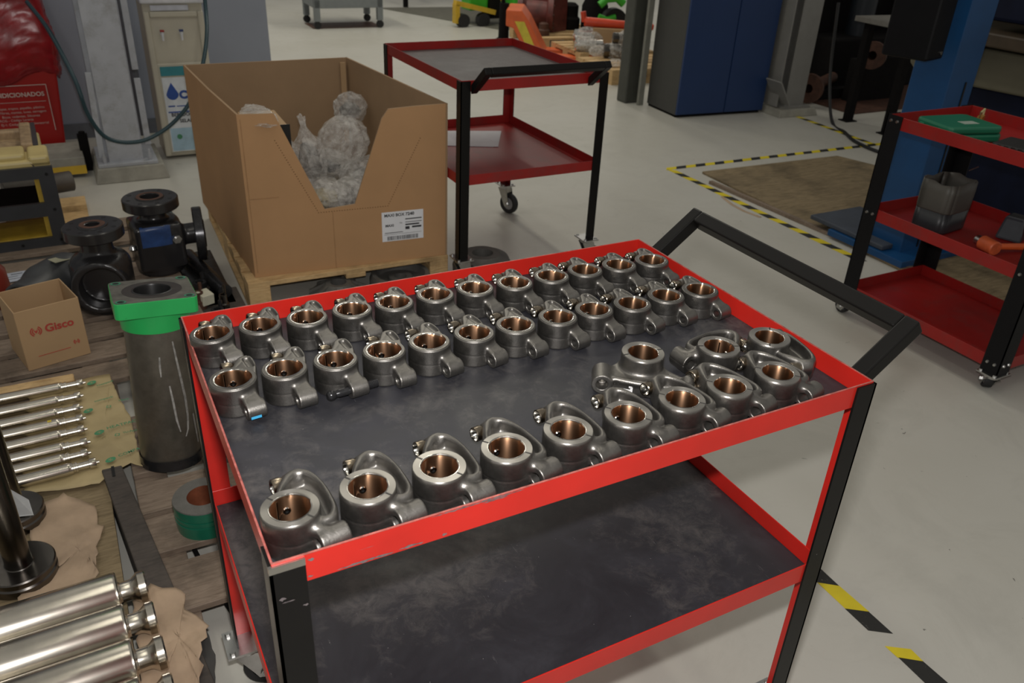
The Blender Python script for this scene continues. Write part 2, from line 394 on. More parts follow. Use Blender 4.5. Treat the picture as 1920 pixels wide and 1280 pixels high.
SEG = [(.0, .087), (.087, .175), (.175, .277), (.277, .357), (.412, .452), (.452, .535)]+[(.535+.088*i, .623+.088*i) for i in range(8)]
hazard('hazard_tape', ((1.503, .465), (1.478, -.9)), .050, 'worn yellow and black floor tape beside the near cart, broken by a scuffed gap', .088, 5, segs=SEG, start=0)
b = MB()
pts = [(3.42, 3.0), (3.38, 2.86), (3.37, 2.74), (3.39, 2.62)]
for i in range(3):
    (x0, y0), (x1, y1) = pts[i], pts[i+1]; b.add([(x0-.012, y0, .001), (x0+.012, y0, .001), (x1+.012, y1, .001), (x1-.012, y1, .001), (x0, y0, .003), (x1, y1, .003)], [(0, 1, 4), (0, 4, 5, 3), (1, 2, 5, 4), (3, 5, 2)])
tag(b.build('tape_scrap', PAPERK), 'thin pale scrap of peeled tape lying on the floor beside the hazard tape', 'tape scrap')

# ================================================================== CARTS
def add_caster(parent, x, y, ztop, R, yaw, name='caster'):
    c = MB(); c.box(-.048, .048, -.04, .04, ztop-.006, ztop)
    for sx in (-.036, .036):
        for sy in (-.029, .029): c.cyl((sx, sy, ztop), (sx, sy, ztop+.007), .007, .006, 6)
    plate = c.build(name, ZINC, parent, (x, y, 0)); c = MB()
    c.cyl((0, 0, ztop-.022), (0, 0, ztop-.006), .030, .032, 24)
    zc = R
    for s in (-1, 1):
        p = [(-.030, ztop-.02), (.030, ztop-.02), (.046, zc+.01), (.050, zc-.012), (.020, zc-.016), (.008, zc+.005)]
        vs = [(q[0], s*.022, q[1]) for q in p]+[(q[0], s*.0255, q[1]) for q in p]; n = len(p)
        fs = [tuple(range(n)), tuple(range(2*n-1, n-1, -1))]+[(i, n+i, n+(i+1) % n, (i+1) % n) for i in range(n)]; c.add(vs, fs)
    c.cyl((.034, -.032, zc), (.034, .032, zc), .006, n=10); c.cyl((.034, -.031, zc), (.034, -.026, zc), .011, n=6); c.cyl((.034, .026, zc), (.034, .031, zc), .011, n=6)
    o = c.build('swivel_fork', ZINC, plate, (0, 0, 0), (0, 0, yaw))
    wv = MB(); M = Matrix.Translation((.034, 0, zc)) @ Matrix.Rotation(PI/2, 4, 'X')
    wv.lathe([(R*.62, -.014), (R*.93, -.016), (R, -.010), (R, .010), (R*.93, .016), (R*.62, .014)], 32, 0, M)
    wv.lathe([(.001, -.012), (R*.62, -.010)], 24, 1, M); wv.lathe([(R*.62, .010), (.001, .012)], 24, 1, M)
    wv.build('wheel', [TYRE, MAT('grey_wheel_hub', (.28, .28, .28), .45)], plate, (0, 0, 0), (0, 0, yaw))
    return plate
def tray(parent, L, D, zt, rim, name, mat, thick=.0025):
    m = MB(); m.box(0, L, 0, thick, zt-rim, zt); m.box(0, L, D-thick, D, zt-rim, zt)
    m.box(0, thick, thick, D-thick, zt-rim, zt); m.box(L-thick, L, thick, D-thick, zt-rim, zt)
    m.box(thick, L-thick, thick, D-thick, zt-rim, zt-rim+thick)
    return m.build(name, mat, parent, bev=.0006, seg=1)
def angle_leg(parent, x, y, sx, sy, z0, z1, fw, t=.004, mats=None):
    """L section: flanges run inwards from the corner (x,y); outside black, inside red"""
    m = MB(); g = t
    def plate(ax, mi_out, mi_in):
        # flange in the plane of constant (ax): thin box with separate outer and inner face material
        if ax == 'y':  # plate along x, outward -sy
            x0, x1 = sorted((x-sx*g, x+sx*fw)); yo, yi = y-sy*g, y
            vs = [(x0, yo, z0), (x1, yo, z0), (x1, yo, z1), (x0, yo, z1), (x0, yi, z0), (x1, yi, z0), (x1, yi, z1), (x0, yi, z1)]
        else:
            y0, y1 = sorted((y-sy*g, y+sy*fw)); xo, xi = x-sx*g, x
            vs = [(xo, y0, z0), (xo, y1, z0), (xo, y1, z1), (xo, y0, z1), (xi, y0, z0), (xi, y1, z0), (xi, y1, z1), (xi, y0, z1)]
        m.add(vs, [(0, 1, 2, 3), (0, 3, 7, 4), (1, 5, 6, 2), (3, 2, 6, 7), (0, 4, 5, 1)], mi_out); m.add(vs, [(4, 7, 6, 5)], mi_in)
    plate('y', 0, 1); plate('x', 0, 1)
    return m.build('leg', mats, parent)
def make_cart(root, L, D, H, H2, rim, fw, topmat, lowmat, red, handle, casters, lowrub=True, ft=.135):
    tray(root, L, D, H, rim, 'top_tray', red); tray(root, L, D, H2, rim, 'lower_tray', red)
    m = MB(); m.box(.004, L-.004, .004, D-.004, H-rim+.003, H-rim+.007); m.build('rubber_mat', topmat, root)
    if lowrub: m = MB(); m.box(.004, L-.004, .004, D-.004, H2-rim+.003, H2-rim+.007); m.build('rubber_mat', lowmat, root)
    for (x, y, sx, sy) in ((0, 0, 1, 1), (L, 0, -1, 1), (0, D, 1, -1), (L, D, -1, -1)):
        angle_leg(root, x, y, sx, sy, ft, H-.003, fw, mats=[BLK, red])
    for i, (x, y) in enumerate(((.02, .02), (L-.02, .02), (.02, D-.02), (L-.02, D-.02))):
        add_caster(root, x, y, ft, .05 if ft < .15 else .058, casters[i])
    # handle: square tube bow
    t = .0155; y0, y1 = handle; m = MB()
    x0, z0, x1, z1 = L+.004, H-.035, L+.118, H+.052
    for y in (y0, y1):
        d = Vector((x1-x0, 0, z1-z0)).normalized(); nn = Vector((-d.z, 0, d.x))
        A = Vector((x0, y, z0)); B = Vector((x1, y, z1))+d*t
        vs = []
        for q in (A, B):
            for a, c in ((-t, -t), (t, -t), (t, t), (-t, t)):
                v = q+nn*a+Vector((0, c, 0))
                if q is A: v = v+d*((x0-v.x)/d.x)
                vs.append(v)
        m.add(vs, [(0, 1, 2, 3), (7, 6, 5, 4), (0, 4, 5, 1), (1, 5, 6, 2), (2, 6, 7, 3), (3, 7, 4, 0)])
    mm = Matrix.Translation((x1, 0, z1)) @ Matrix.Rotation(-math.atan2(z1-z0, x1-x0), 4, 'Y')
    m.box(-t, t, min(y0, y1)+t, max(y0, y1)-t, -t, t, M=mm)
    m.build('push_handle', BLK, root, bev=.004, seg=3)
H1 = .95; RIM = .043
cart = thing('tool_cart', 'large red and black two-tier cart holding the rocker arms on its dark rubber top', 'cart')
make_cart(cart, 1.0, .677, H1, .552, RIM, .0385, RUB, RUB, RED, (.045, .63), (2.4, .7, -.25, 2.6))
# chipped bare-metal cap of the near left leg
m = MB(); m.box(-.0045, .0385, -.0047, .0005, H1-.012, H1-.0025); m.build('bare_metal_edge', CHROME, cart)
WEAR = MAT('worn_pink_edge', (.42, .12, .10), .5, .2, .5, 60)
for q in ((0, 1, -.0004, .0022), (0, 1, .6752, .6775), (-.0004, .0022, .002, .675), (.9978, 1.0004, .002, .675)):
    m = MB(); m.box(q[0], q[1], q[2], q[3], H1-.0003, H1+.0004); m.build('worn_rim_edge', WEAR, cart)
SCR = MAT('scraped_bare_metal', (.30, .26, .27), .45, .7, .5, 80)
def scrape(x0, x1, z0, th, seed, y=-.0005):
    rs = random.Random(seed); n = max(5, int((x1-x0)/.004)); up = []; dn = []
    for i in range(n+1):
        t = i/n; x = x0+(x1-x0)*t; e = math.sin(PI*t)**.5; up.append((x, z0+th*e*rs.uniform(.3, 1))); dn.append((x, z0-th*e*rs.uniform(.0, .9)))
    m = MB(); k = n+1; vs = [(x, y, z) for x, z in up]+[(x, y, z) for x, z in dn]
    m.add(vs, [(i, k+i, k+i+1, i+1) for i in range(n)]); m.build('paint_scrape', SCR, cart)
scrape(.20, .335, H1-.0022, .0022, 1); scrape(.27, .31, H1-.005, .0016, 2); scrape(.075, .15, H1-.0395, .0028, 3); scrape(.155, .19, H1-.0385, .003, 4); scrape(.215, .222, H1-.037, .003, 5)
scrape(.042, .050, H1-.010, .004, 6); scrape(.040, .047, H1-.036, .003, 7); scrape(.105, .125, H1-.019, .0004, 8); scrape(.962, .972, H1-.038, .002, 9)
scrape(.003, .012, H1-.055, .004, 10, -.0046); scrape(.006, .022, H1-.061, .0015, 11, -.0046); scrape(.030, .037, H1-.075, .003, 12, -.0046)
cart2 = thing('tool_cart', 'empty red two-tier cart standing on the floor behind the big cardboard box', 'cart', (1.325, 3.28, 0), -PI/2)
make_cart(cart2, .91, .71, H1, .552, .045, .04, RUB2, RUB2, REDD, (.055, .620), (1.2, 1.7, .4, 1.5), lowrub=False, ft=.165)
MATT = H1-RIM+.007     # top of the rubber
# paper on the lower tray of the second cart
b = MB(); v = [(1.46, 2.98), (1.60, 3.20), (1.88, 3.12), (1.73, 2.86)]
for k, z in enumerate((.511, .5125)):
    a = .02*k; b.add([(x+a, y-a*.5, z+(.004 if i == 1 else 0)) for i, (x, y) in enumerate(v)]+[(x+a, y-a*.5, z+.001+(.004 if i == 1 else 0)) for i, (x, y) in enumerate(v)], [(3, 2, 1, 0), (4, 5, 6, 7), (0, 1, 5, 4), (1, 2, 6, 5), (2, 3, 7, 6), (3, 0, 4, 7)])
tag(b.build('paper_sheets', PAPERW), 'two white paper sheets on the lower tray of the far red cart', 'paper')

# ================================================================== ROCKER ARMS
HH = .050
def spoly(p, k=5):
    out = []; n = len(p)
    for i in range(n):
        a, b, c, d = p[i-1], p[i], p[(i+1) % n], p[(i+2) % n]
        for j in range(k):
            t = j/k; out.append(tuple(.5*(2*b[q]+(c[q]-a[q])*t+(2*a[q]-5*b[q]+4*c[q]-d[q])*t*t+(3*b[q]-a[q]-3*c[q]+d[q])*t**3) for q in (0, 1)))
    return out
def f_small(P):
    hub = d_cylz(P, (0, 0), .0362, 0, HH, .0022)
    arm = d_box(P, (.0165, -.030, .0295), (.0140, .020, .0085), rz=.22, rx=.36, rnd=.005)
    arm = smin(arm, d_box(P, (.018, -.034, .016), (.004, .014, .011), rz=.20, rnd=.003), .004)
    boss = d_cyl(P, (.0065, -.0480, .0165), (.0365, -.0440, .0165), .0142, .0018)
    d = smin(smin(hub, arm, .006), boss, .004)
    web = d_poly(P, spoly([(-.010, .030), (.008, .056), (.020, .080), (.030, .086), (.041, .082), (.045, .060), (.041, .030), (.032, .012)]), .006, .039, .003)
    neck = d_cyl(P, (.028, .079, .025), (.013, .0775, .025), .0100, .002)
    web = smin(web, neck, .004)
    slope = (P[2]-.040)*.90-(P[0]*.80-P[1]*.60+.018)*.42     # the web falls away towards the socket, leaving a diagonal ridge
    web = smax(web, np.minimum(slope, P[0]*.80-P[1]*.60+.020), .002)
    pk2 = d_box(P, (.0345, .062, .046), (.0055, .016, .012), rz=.12, rnd=.004); web = smax(web, -pk2, .003)
    d = smin(d, web, .006)
    d = smax(d, -d_cylz(P, (0, 0), .0290, -.01, .08, .0005), .0006)
    d = smax(d, -d_cyl(P, (-.03, -.0529, .0165), (.07, -.0395, .0165), .0070, .0005), .001)
    rr = np.hypot(P[0], P[1])
    d = d+np.where((rr > .034) & (P[1] > -.037), .0006*np.exp(-((P[2]-.0225)/.0012)**2), 0)
    return d
def f_big(P):
    P = (P[0], P[1], P[2]/1.12)
    hub = d_cylz(P, (0, 0), .0362, 0, .050, .0018)
    outline = spoly([(-.012, .030), (.002, .070), (.022, .086), (.042, .076), (.053, .046), (.0570, .008), (.0555, -.014), (.046, -.028), (.018, -.030), (0, -.02)])
    pan = d_poly(P, outline, .008, .044, .006)
    inner = d_poly(P, spoly([(-.004, .034), (.010, .060), (.023, .075), (.036, .067), (.046, .042), (.0490, .008), (.0475, -.010), (.037, -.019), (.02, .0)]), .025, .09, .006)
    pan = smax(pan, -inner, .006)
    hub_c = d_cylz(P, (0, 0), .0355, 0, .048, .002)
    d = smin(smin(pan, hub_c, .004), hub, .003)
    neck = d_cyl(P, (.028, .081, .030), (.007, .0775, .030), .0102, .002); d = smin(d, neck, .006)
    boss = d_cyl(P, (.022, -.0435, .0215), (.060, -.0350, .0215), .0163, .0015)
    arm = d_cap(P, (.018, -.026, .035), (.034, -.038, .028), .010, .011); d = smin(d, arm, .005)
    d = smin(d, boss, .0035)
    cut = d_cyl(P, (-.02, -.050, .004), (.020, -.042, .008), .010, .004)
    d = smax(d, -cut, .004)
    d = smin(d, d_cylz(P, (0, 0), .0355, 0, .048, .001), .001)
    d = smax(d, -d_cylz(P, (0, 0), .0266, -.01, .08, .0005), .0006)
    d = smax(d, -d_cyl(P, (.00, -.0474, .0210), (.10, -.0252, .0210), .0088, .0005), .001)
    rr = np.hypot(P[0], P[1]); d = d+np.where((rr > .034) & (P[1] < .02), .0007*np.exp(-((P[2]-.0225)/.0012)**2), 0)
    return d
def f_flip(P):
    hub = d_cylz(P, (0, 0), .0362, 0, .058, .0018)
    outline = spoly([(-.010, .042), (.014, .086), (.028, .088), (.042, .076), (.053, .045), (.058, .0), (.057, -.030), (.044, -.050), (.014, -.050), (-.026, -.022), (-.034, .01)])
    pan = d_poly(P, outline, .003, .030, .006)
    inner = d_poly(P, [(.008, .050), (.018, .076), (.028, .076), (.038, .062), (.044, .035)], .024, .09, .005)
    pan = smax(pan, -inner, .004); lip = d_path(P, [(.022, .084, .028), (.038, .076, .028), (.050, .044, .028), (.0545, .0, .028), (.0545, -.034, .028)], .005)
    d = smin(smin(smin(pan, lip, .004), hub, .010), d_cap(P, (.014, .082, .028), (.022, .086, .012), .010), .006)
    boss = d_cyl(P, (.022, -.062, .0190), (.066, -.052, .0190), .0178, .0018); d = smin(d, boss, .006)
    d = smax(d, -d_cylz(P, (0, 0), .0266, -.01, .08, .0005), .0006)
    d = smax(d, -d_cyl(P, (.045, -.0568, .0190), (.10, -.0443, .0190), .0095, .0005), .001)
    return d
RES = .0013
me_small = sdf_mesh('rocker_body', f_small, (-.045, -.10, -.003), (.052, .095, .056), RES, STEEL)
me_big = sdf_mesh('rocker_body', f_big, (-.045, -.095, -.003), (.080, .098, .062), RES, STEEL)
me_flip = sdf_mesh('rocker_body', f_flip, (-.045, -.10, -.003), (.080, .102, .064), RES, STEEL)
def bush_mesh(name, h, notch, r_=.0262, ro=.0294):
    n = 72; prof = []; vs = []; fs = []; k = 6
    for i in range(n):
        a = 2*PI*i/n; c, s = math.cos(a), math.sin(a)
        u = max(0, math.cos(a-notch)); t = 1/(1+math.exp(-(u-.80)*40))
        ri = r_+.0022*t; dz = -.0016*t
        for r, z in ((ro, .0008), (r_, .0008), (r_, h-.004-.004*t), (ri-.0002, h-.0012+dz), (ri+.0006, h+dz*.5), (max(ro-.0002, ri+.0008), h-.0001)): vs.append((r*c, r*s, z))
    for i in range(n):
        j = (i+1) % n
        for q in range(k-1): fs.append((i*k+q, i*k+q+1, j*k+q+1, j*k+q))
    m = MB(); m.add(vs, fs, 0, True)
    for idx in range(len(m.f)): m.m[idx] = 0 if idx % (k-1) in (0, 1, 2) else 1
    me = bpy.data.meshes.new(name); me.from_pydata([tuple(v) for v in m.v], [], m.f); me.materials.append(BRONZE); me.materials.append(CHROME)
    me.polygons.foreach_set('material_index', m.m); me.polygons.foreach_set('use_smooth', [True]*len(m.f)); me.update()
    return me
me_bush_s = bush_mesh('bronze_bushing', HH+.0010, .25); me_bush_b = bush_mesh('bronze_bushing', .0572, .85, .0248, .0268)
me_bush_f = bush_mesh('bronze_bushing', .0590, .85, .0248, .0268)
def ring_mesh(h, r0=.0293, r1=.0352):
    m = MB(); m.lathe([(r1, h-.0035), (r1, h-.0006), (r1-.0006, h)], 72, 0, smooth=True); m.lathe([(r1-.0006, h), (r0, h)], 72, 0, smooth=False)
    me = bpy.data.meshes.new('turned_face'); me.from_pydata([tuple(v) for v in m.v], [], m.f); me.materials.append(TURNED)
    me.polygons.foreach_set('use_smooth', m.sm); me.update(); return me
me_ring_b = ring_mesh(.0568, .0267, .0360); me_ring_f = ring_mesh(.0586, .0267, .0360); me_ring_s = ring_mesh(HH+.0006, r1=.0345)
SLOTM = MAT('slot_shadow', (.05, .048, .045), .5, .5)
def rocker(kind):
    root = thing('rocker_arm', 'x', 'rocker arm')
    body = mobj('body', {'s': me_small, 'b': me_big, 'f': me_flip}[kind], root)
    mobj('bushing', {'s': me_bush_s, 'b': me_bush_b, 'f': me_bush_f}[kind], root)
    r = mobj('machined_face', {'s': me_ring_s, 'b': me_ring_b, 'f': me_ring_f}[kind], root)
    if kind == 's': r.data.materials[0] = STEEL
    # ball socket cup
    if kind == 's': c, d, rr = Vector((.011, .0775, .025)), Vector((-1, -.12, 0)).normalized(), .0108
    elif kind == 'b': c, d, rr = Vector((.008, .0775, .0336)), Vector((-1, -.15, 0)).normalized(), .0112
    else: c, d, rr = Vector((.014, .088, .016)), Vector((-.9, .3, 0)).normalized(), .0095
    M = Matrix.Translation(c) @ d.to_track_quat('Z', 'Y').to_matrix().to_4x4()
    m = MB(); m.lathe([(rr*.55, -.002), (rr*.80, .001), (rr, .0065), (rr, .0165), (rr*.92, .0175), (rr*.80, .0172)], 28, 0, M)
    m.lathe([(rr*.80, .0172), (rr*.72, .0135), (rr*.45, .0095), (.0003, .0085)], 28, 1, M)
    m.build('ball_socket', [TIPM, CHROME], root)
    if kind != 'f':
        a = {'s': math.radians(84), 'b': math.radians(92)}[kind]
        pz = {'s': .025, 'b': .032}[kind]; rr2 = .0262 if kind == 's' else .0248
        dirv = Vector((math.cos(a), math.sin(a), 0)); M = Matrix.Translation(dirv*(rr2+.0008)+Vector((0, 0, pz))) @ (-dirv).to_track_quat('Z', 'Y').to_matrix().to_4x4()
        m = MB(); m.lathe([(.0058, 0), (.0058, .0012), (.0048, .0024), (.0022, .0028)], 20, 0, M); m.lathe([(.0022, .0028), (.0001, .0022)], 16, 1, M)
        m.build('oil_plug', [CHROME, DARKM], root)
        m = MB(); h = HH if kind == 's' else .056
        for da, w_ in ((.50, .0011), ):
            b_ = a+da; Mr = Matrix.Rotation(b_, 4, 'Z'); m.box(rr2-.0006, rr2, -w_, w_, .006, h-.004, 0, Mr)
        pts_ = [((rr2-.0004)*math.cos(a+.22+t*.1), (rr2-.0004)*math.sin(a+.22+t*.1), pz-.002-t*t*.0016) for t in range(4)]
        m.tube(pts_, .0007, 6); m.build('oil_groove', CHROME, root)
    if kind in 'bf':     # the two slots milled across the turned face
        m = MB(); h = .0568 if kind == 'b' else .0586
        for a in (math.radians(128), math.radians(-52)):
            M = Matrix.Rotation(a, 4, 'Z'); m.box(.0272, .0362, -.0012, .0012, h-.0002, h+.0003, 0, M)
        m.build('face_slot', SLOTM, root)
    return root
def mirror_mesh(me):
    m = me.copy(); m.transform(Matrix.Scale(-1, 4, (1, 0, 0))); m.flip_normals(); m.update(); return m
me_big_m = mirror_mesh(me_big)
ORD = ['leftmost', 'second from the left', 'third from the left', 'fourth from the left', 'fifth from the left', 'sixth from the left',
       'seventh from the left', 'sixth from the right', 'fifth from the right', 'fourth from the right', 'third from the right', 'second from the right', 'rightmost']
def order(i, n): return ORD[i] if i < (n+1)//2 else ORD[13-(n-i)] if n-i <= 6 else ORD[i]
back = [(.0359, .5681, -62), (.1165, .5674, -64), (.1978, .5637, -63), (.2804, .5631, -64), (.3604, .5603, -62), (.4438, .5625, -64), (.5264, .559, -66), (.6091, .5514, -65),
        (.6931, .5511, -68), (.7733, .5511, -59), (.8546, .5459, -67), (.9348, .5407, -65)]
mid = [(.0385, .406, -66), (.1181, .4055, -67), (.2, .401, -66), (.282, .3981, -68), (.3626, .3963, -61), (.4464, .3947, -60), (.528, .3933, -63), (.6136, .3901, -63),
       (.6921, .3898, -65), (.7741, .3822, -57), (.8562, .3857, -62), (.9369, .381, -65)]
front = [(.0406, .0650, -53), (.1400, .0645, -53), (.2395, .0650, -55), (.3400, .0645, -47), (.4404, .0665, -52), (.5434, .0645, -52), (.6439, .0645, -47), (.7386, .0645, -46), (.8407, .0645, -48)]
sm = rocker('s'); bg = rocker('b')
first = True
for rows, rown in ((back, 'back'), (mid, 'middle')):
    for i, (x, y, a) in enumerate(rows):
        o = sm if first else copy_tree(sm)
        first = False
        o.location = (x, y, MATT); o.rotation_euler.z = math.radians((a+65)*.8)
        o['label'] = 'dark rocker arm with bronze bore, %s in the %s row' % (order(i, 12), rown)
        o['group'] = 'rocker arms in the %s row' % rown
        if rown == 'middle' and i == 0:
            o['label'] = 'leftmost rocker arm of the middle row, with a blue paint mark on its arm end'
            m = MB(); m.box(.004, .020, -.0622, -.0585, .008, .0125, 0, Matrix.Rotation(.13, 4, 'Z')); m.build('paint_mark', MAT('blue_marker_paint', (.05, .35, .62), .5), o)
        if rown == 'middle' and i == 2:
            o['label'] = 'third rocker arm from the left in the middle row, an adjusting stud through its end'
            m = MB(); M = Matrix.Translation((-.024, -.0515, .0165)) @ Vector((1, .12, 0)).to_track_quat('Z', 'Y').to_matrix().to_4x4()
            m.lathe([(.001, -.007), (.005, -.0062), (.0078, -.003), (.0082, .001), (.0076, .004), (.0052, .008), (.0062, .012), (.0066, .014), (.0066, .078), (.0060, .080), (.0001, .080)], 24, 0, M)
            for k in range(7): m.lathe([(.0066, .061+k*.0026), (.0072, .0616+k*.0026), (.0066, .0626+k*.0026)], 20, 0, M)
            m.build('adjusting_stud', STEELD, o)
for i, (x, y, a) in enumerate(front):
    o = bg if i == 0 else copy_tree(bg)
    o.location = (x, y, MATT); o.rotation_euler.z = math.radians(a+51)
    o['label'] = 'large rocker arm with curved rib, %s along the front rim' % (['leftmost', 'second from the left', 'third from the left', 'fourth from the left', 'middle one', 'fourth from the right', 'third from the right', 'second from the right', 'rightmost'][i])
    o['group'] = 'large rocker arms along the front rim'
# casting numbers on the first arm of the front row
text_obj('cast_number', '3163221', .0072, CASTG, bg, (.0135, .060, .0302), (0, 0, -1.15), .0005)
E1 = rocker('f'); E1.location = (.6719, .2065, MATT); E1.rotation_euler.z = math.radians(-136)
tag(E1, 'rocker arm lying flipped over, white paint marks on its side, apart from the rows', group='loose rocker arms at the right end')
m = MB(); M = Matrix.Translation((-.0, 0, 0))
for (p0, p1) in (((-.0350, -.002, .006), (-.0336, .006, .010)),): pass
m.box(.0570, .0590, -.022, -.002, .0125, .0160); m.box(.0570, .0590, -.006, -.002, .016, .021); m.box(.0570, .0590, -.0085, -.0035, .0195, .0225); m.cyl((.057, -.030, .009), (.0592, -.030, .009), .0022, n=12)
m.build('paint_mark', MAT('white_paint_mark', (.8, .8, .8), .5), E1)
def rocker_mirrored():
    r = rocker('b')
    for ch in r.children:
        if ch.name.startswith('body'): ch.data = me_big_m
        elif ch.name.startswith(('ball_socket', 'oil_plug')):
            ch.data = mirror_mesh(ch.data)
        elif ch.name.startswith('face_slot'): ch.data = mirror_mesh(ch.data)
    return r
E2 = rocker_mirrored(); E2.location = (.8084, .1734, MATT); E2.rotation_euler.z = math.radians(-76)
tag(E2, 'loose rocker arm with its rib arching behind, socket pointing right, arm end over its neighbour', group='loose rocker arms at the right end')
E3 = rocker_mirrored(); E3.location = (.9160, .1640, MATT); E3.rotation_euler.z = math.radians(175)
tag(E3, 'loose rocker arm in the right corner with its rib against the red rim', group='loose rocker arms at the right end')

# ================================================================== BOX ON ITS PALLET
ang = -.085
pal = thing('wooden_pallet', 'light pine pallet under the big open cardboard box', 'pallet', (.44, 2.55, 0), ang*.35)
PL, PW = .885, 1.16
for k in range(7):
    y0 = k*(PW-.10)/6-.03; m = MB(); m.box(-.02, PL, y0, y0+.11, .118, .140); m.build('deck_board', WOODN, pal, bev=.002, seg=1)
for x in (-.02, .40, PL-.09):
    m = MB(); m.box(x, x+.09, -.03, PW+.03, .096, .118); m.build('stringer_board', WOODN, pal, bev=.002, seg=1)
    for y in ((-.03, .52, PW-.10) if x != .40 else (.52, PW-.10)): m = MB(); m.box(x, x+.09, y, y+.13, .02, .096); m.build('block', WOODN, pal, bev=.002, seg=1)
    m = MB(); m.box(x, x+.09, -.03 if x != .40 else .4, PW+.03, 0, .02); m.build('bottom_board', WOODN, pal, bev=.002, seg=1)
BW, BD, B0, B1, TH = .862, 1.09, .1405, .832, .009
box = thing('cardboard_box', 'large open brown cardboard box with a V-shaped cutout, full of plastic bags', 'box', (.462, 2.572, 0), ang)
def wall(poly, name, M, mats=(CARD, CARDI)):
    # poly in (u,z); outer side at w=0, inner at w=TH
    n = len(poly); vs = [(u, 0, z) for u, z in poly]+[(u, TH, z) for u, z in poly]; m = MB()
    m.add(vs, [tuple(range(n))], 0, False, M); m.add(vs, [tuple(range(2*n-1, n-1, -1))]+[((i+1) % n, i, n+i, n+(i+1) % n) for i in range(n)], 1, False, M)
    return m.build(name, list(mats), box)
I4 = Matrix.Identity(4)
wall([(0, B0), (BW, B0), (BW, B1), (.83*BW, B1-.004), (.70*BW, B1-.010), (.665*BW, B1-.05), (.515*BW, B0+.285), (.365*BW, B0+.275), (.165*BW, B1-.004), (0, B1)], 'front_wall', Matrix.Identity(4))
Rb = Matrix.Rotation(ang, 3, 'Z').inverted(); O_ = Vector((.462, 2.572, 0))
FL = Rb @ (Vector((.420, 3.60, 0))-O_); FR = Rb @ (Vector((1.232, 3.60, 0))-O_); NL = Vector((0, 0, 0)); NR = Vector((BW, 0, 0))
def wmat(A, Bq, flip=False):
    u = (Bq-A).normalized(); nrm = Vector((-u.y, u.x, 0))*(-1 if flip else 1)
    return Matrix(((u.x, nrm.x, 0, A.x), (u.y, nrm.y, 0, A.y), (0, 0, 1, 0), (0, 0, 0, 1)))
Ls = (FL-NL).length; Lr = (FR-NR).length; Lb = (FR-FL).length
wall([(0, B0), (Ls, B0), (Ls, B1), (.5*Ls, B1-.006), (0, B1)], 'side_wall', wmat(NL, FL, True))
wall([(0, B0), (Lr, B0), (Lr, B1), (0, B1)], 'side_wall', wmat(NR, FR))
wall([(0, B0), (Lb, B0), (Lb, B1), (0, B1)], 'back_wall', wmat(FL, FR, True))
m = MB(); m.prism([(TH, TH), (BW-TH, TH), (FR.x-TH, FR.y-TH), (FL.x+TH, FL.y-TH)], B0, B0+.008); m.build('bottom', CARDI, box)
# corner flap inside the far corner, folded tape strip
m = MB(); m.box(FR.x-.045, FR.x-.018, FR.y-.035, FR.y-.022, B0+.25, B1-.02); m.build('corner_strip', CARD2, box)
# perforation of the cutout
m = MB()
for a, c in (((.155, .58), (.330, .262)), ((.330, .262), (.68, .262)), ((.68, .262), (.86, .56))):
    n = int(math.hypot((c[0]-a[0])*BW, c[1]-a[1])/.011)
    for i in range(n):
        t = i/n; u = (a[0]+(c[0]-a[0])*t)*BW; z = B0+(a[1]+(c[1]-a[1])*t); m.box(u, u+.0045, -.0008, .0002, z, z+.003)
o = m.build('perforation', MAT('cardboard_cut', (.16, .08, .03), .9), box); o['kind'] = 'stuff'
# vertical crease and lower fold lines
for q in ((.40*BW, .404*BW, -.0006, .0002, B0, B0+.26), (0.012*BW, .016*BW, -.0006, .0002, B0+.02, B1-.02), (.01, .13, -.0008, .0002, B0+.345, B0+.348)): m = MB(); m.box(*q); m.build('crease', MAT('cardboard_crease', (.33, .185, .085), .9), box)
# shipping label
lab = MB(); L0, L1, Z0, Z1 = .648*BW, .868*BW, .238, .375; lab.box(L0, L1, -.0012, 0, Z0, Z1); lab = lab.build('shipping_label', PAPERW, box)
def ltxt(s, u, z, size, bold=0): text_obj('lettering', s, size, INK, lab, (L0+u*(L1-L0), -.0014, Z0+z*(Z1-Z0)), (PI/2, 0, 0), .0001, bold)
ltxt('MAXI', .06, .84, .019, .0006); ltxt('BOX 7', .33, .84, .019, .0006); ltxt('240', .62, .84, .020, .0008); ltxt('MAXI', .08, .50, .016, .0006); ltxt('No', .42, .58, .010)
m = MB()
for (a, b_, z, hh) in ((.56, .96, .70, .035), (.56, .96, .60, .02), (.56, .90, .50, .05), (.56, .66, .36, .10), (.72, .95, .40, .06), (.06, .5, .28, .02), (.05, .95, .23, .008)):
    m.box(L0+a*(L1-L0), L0+b_*(L1-L0), -.0016, -.0012, Z0+z*(Z1-Z0), Z0+(z+hh)*(Z1-Z0))
x = .12
while x < .86:
    wdt = random.choice((.008, .014, .02)); m.box(L0+x*(L1-L0), L0+(x+wdt)*(L1-L0), -.0016, -.0012, Z0+.03*(Z1-Z0), Z0+.17*(Z1-Z0)); x += wdt+random.choice((.01, .016))
m.build('barcode', INK, lab)
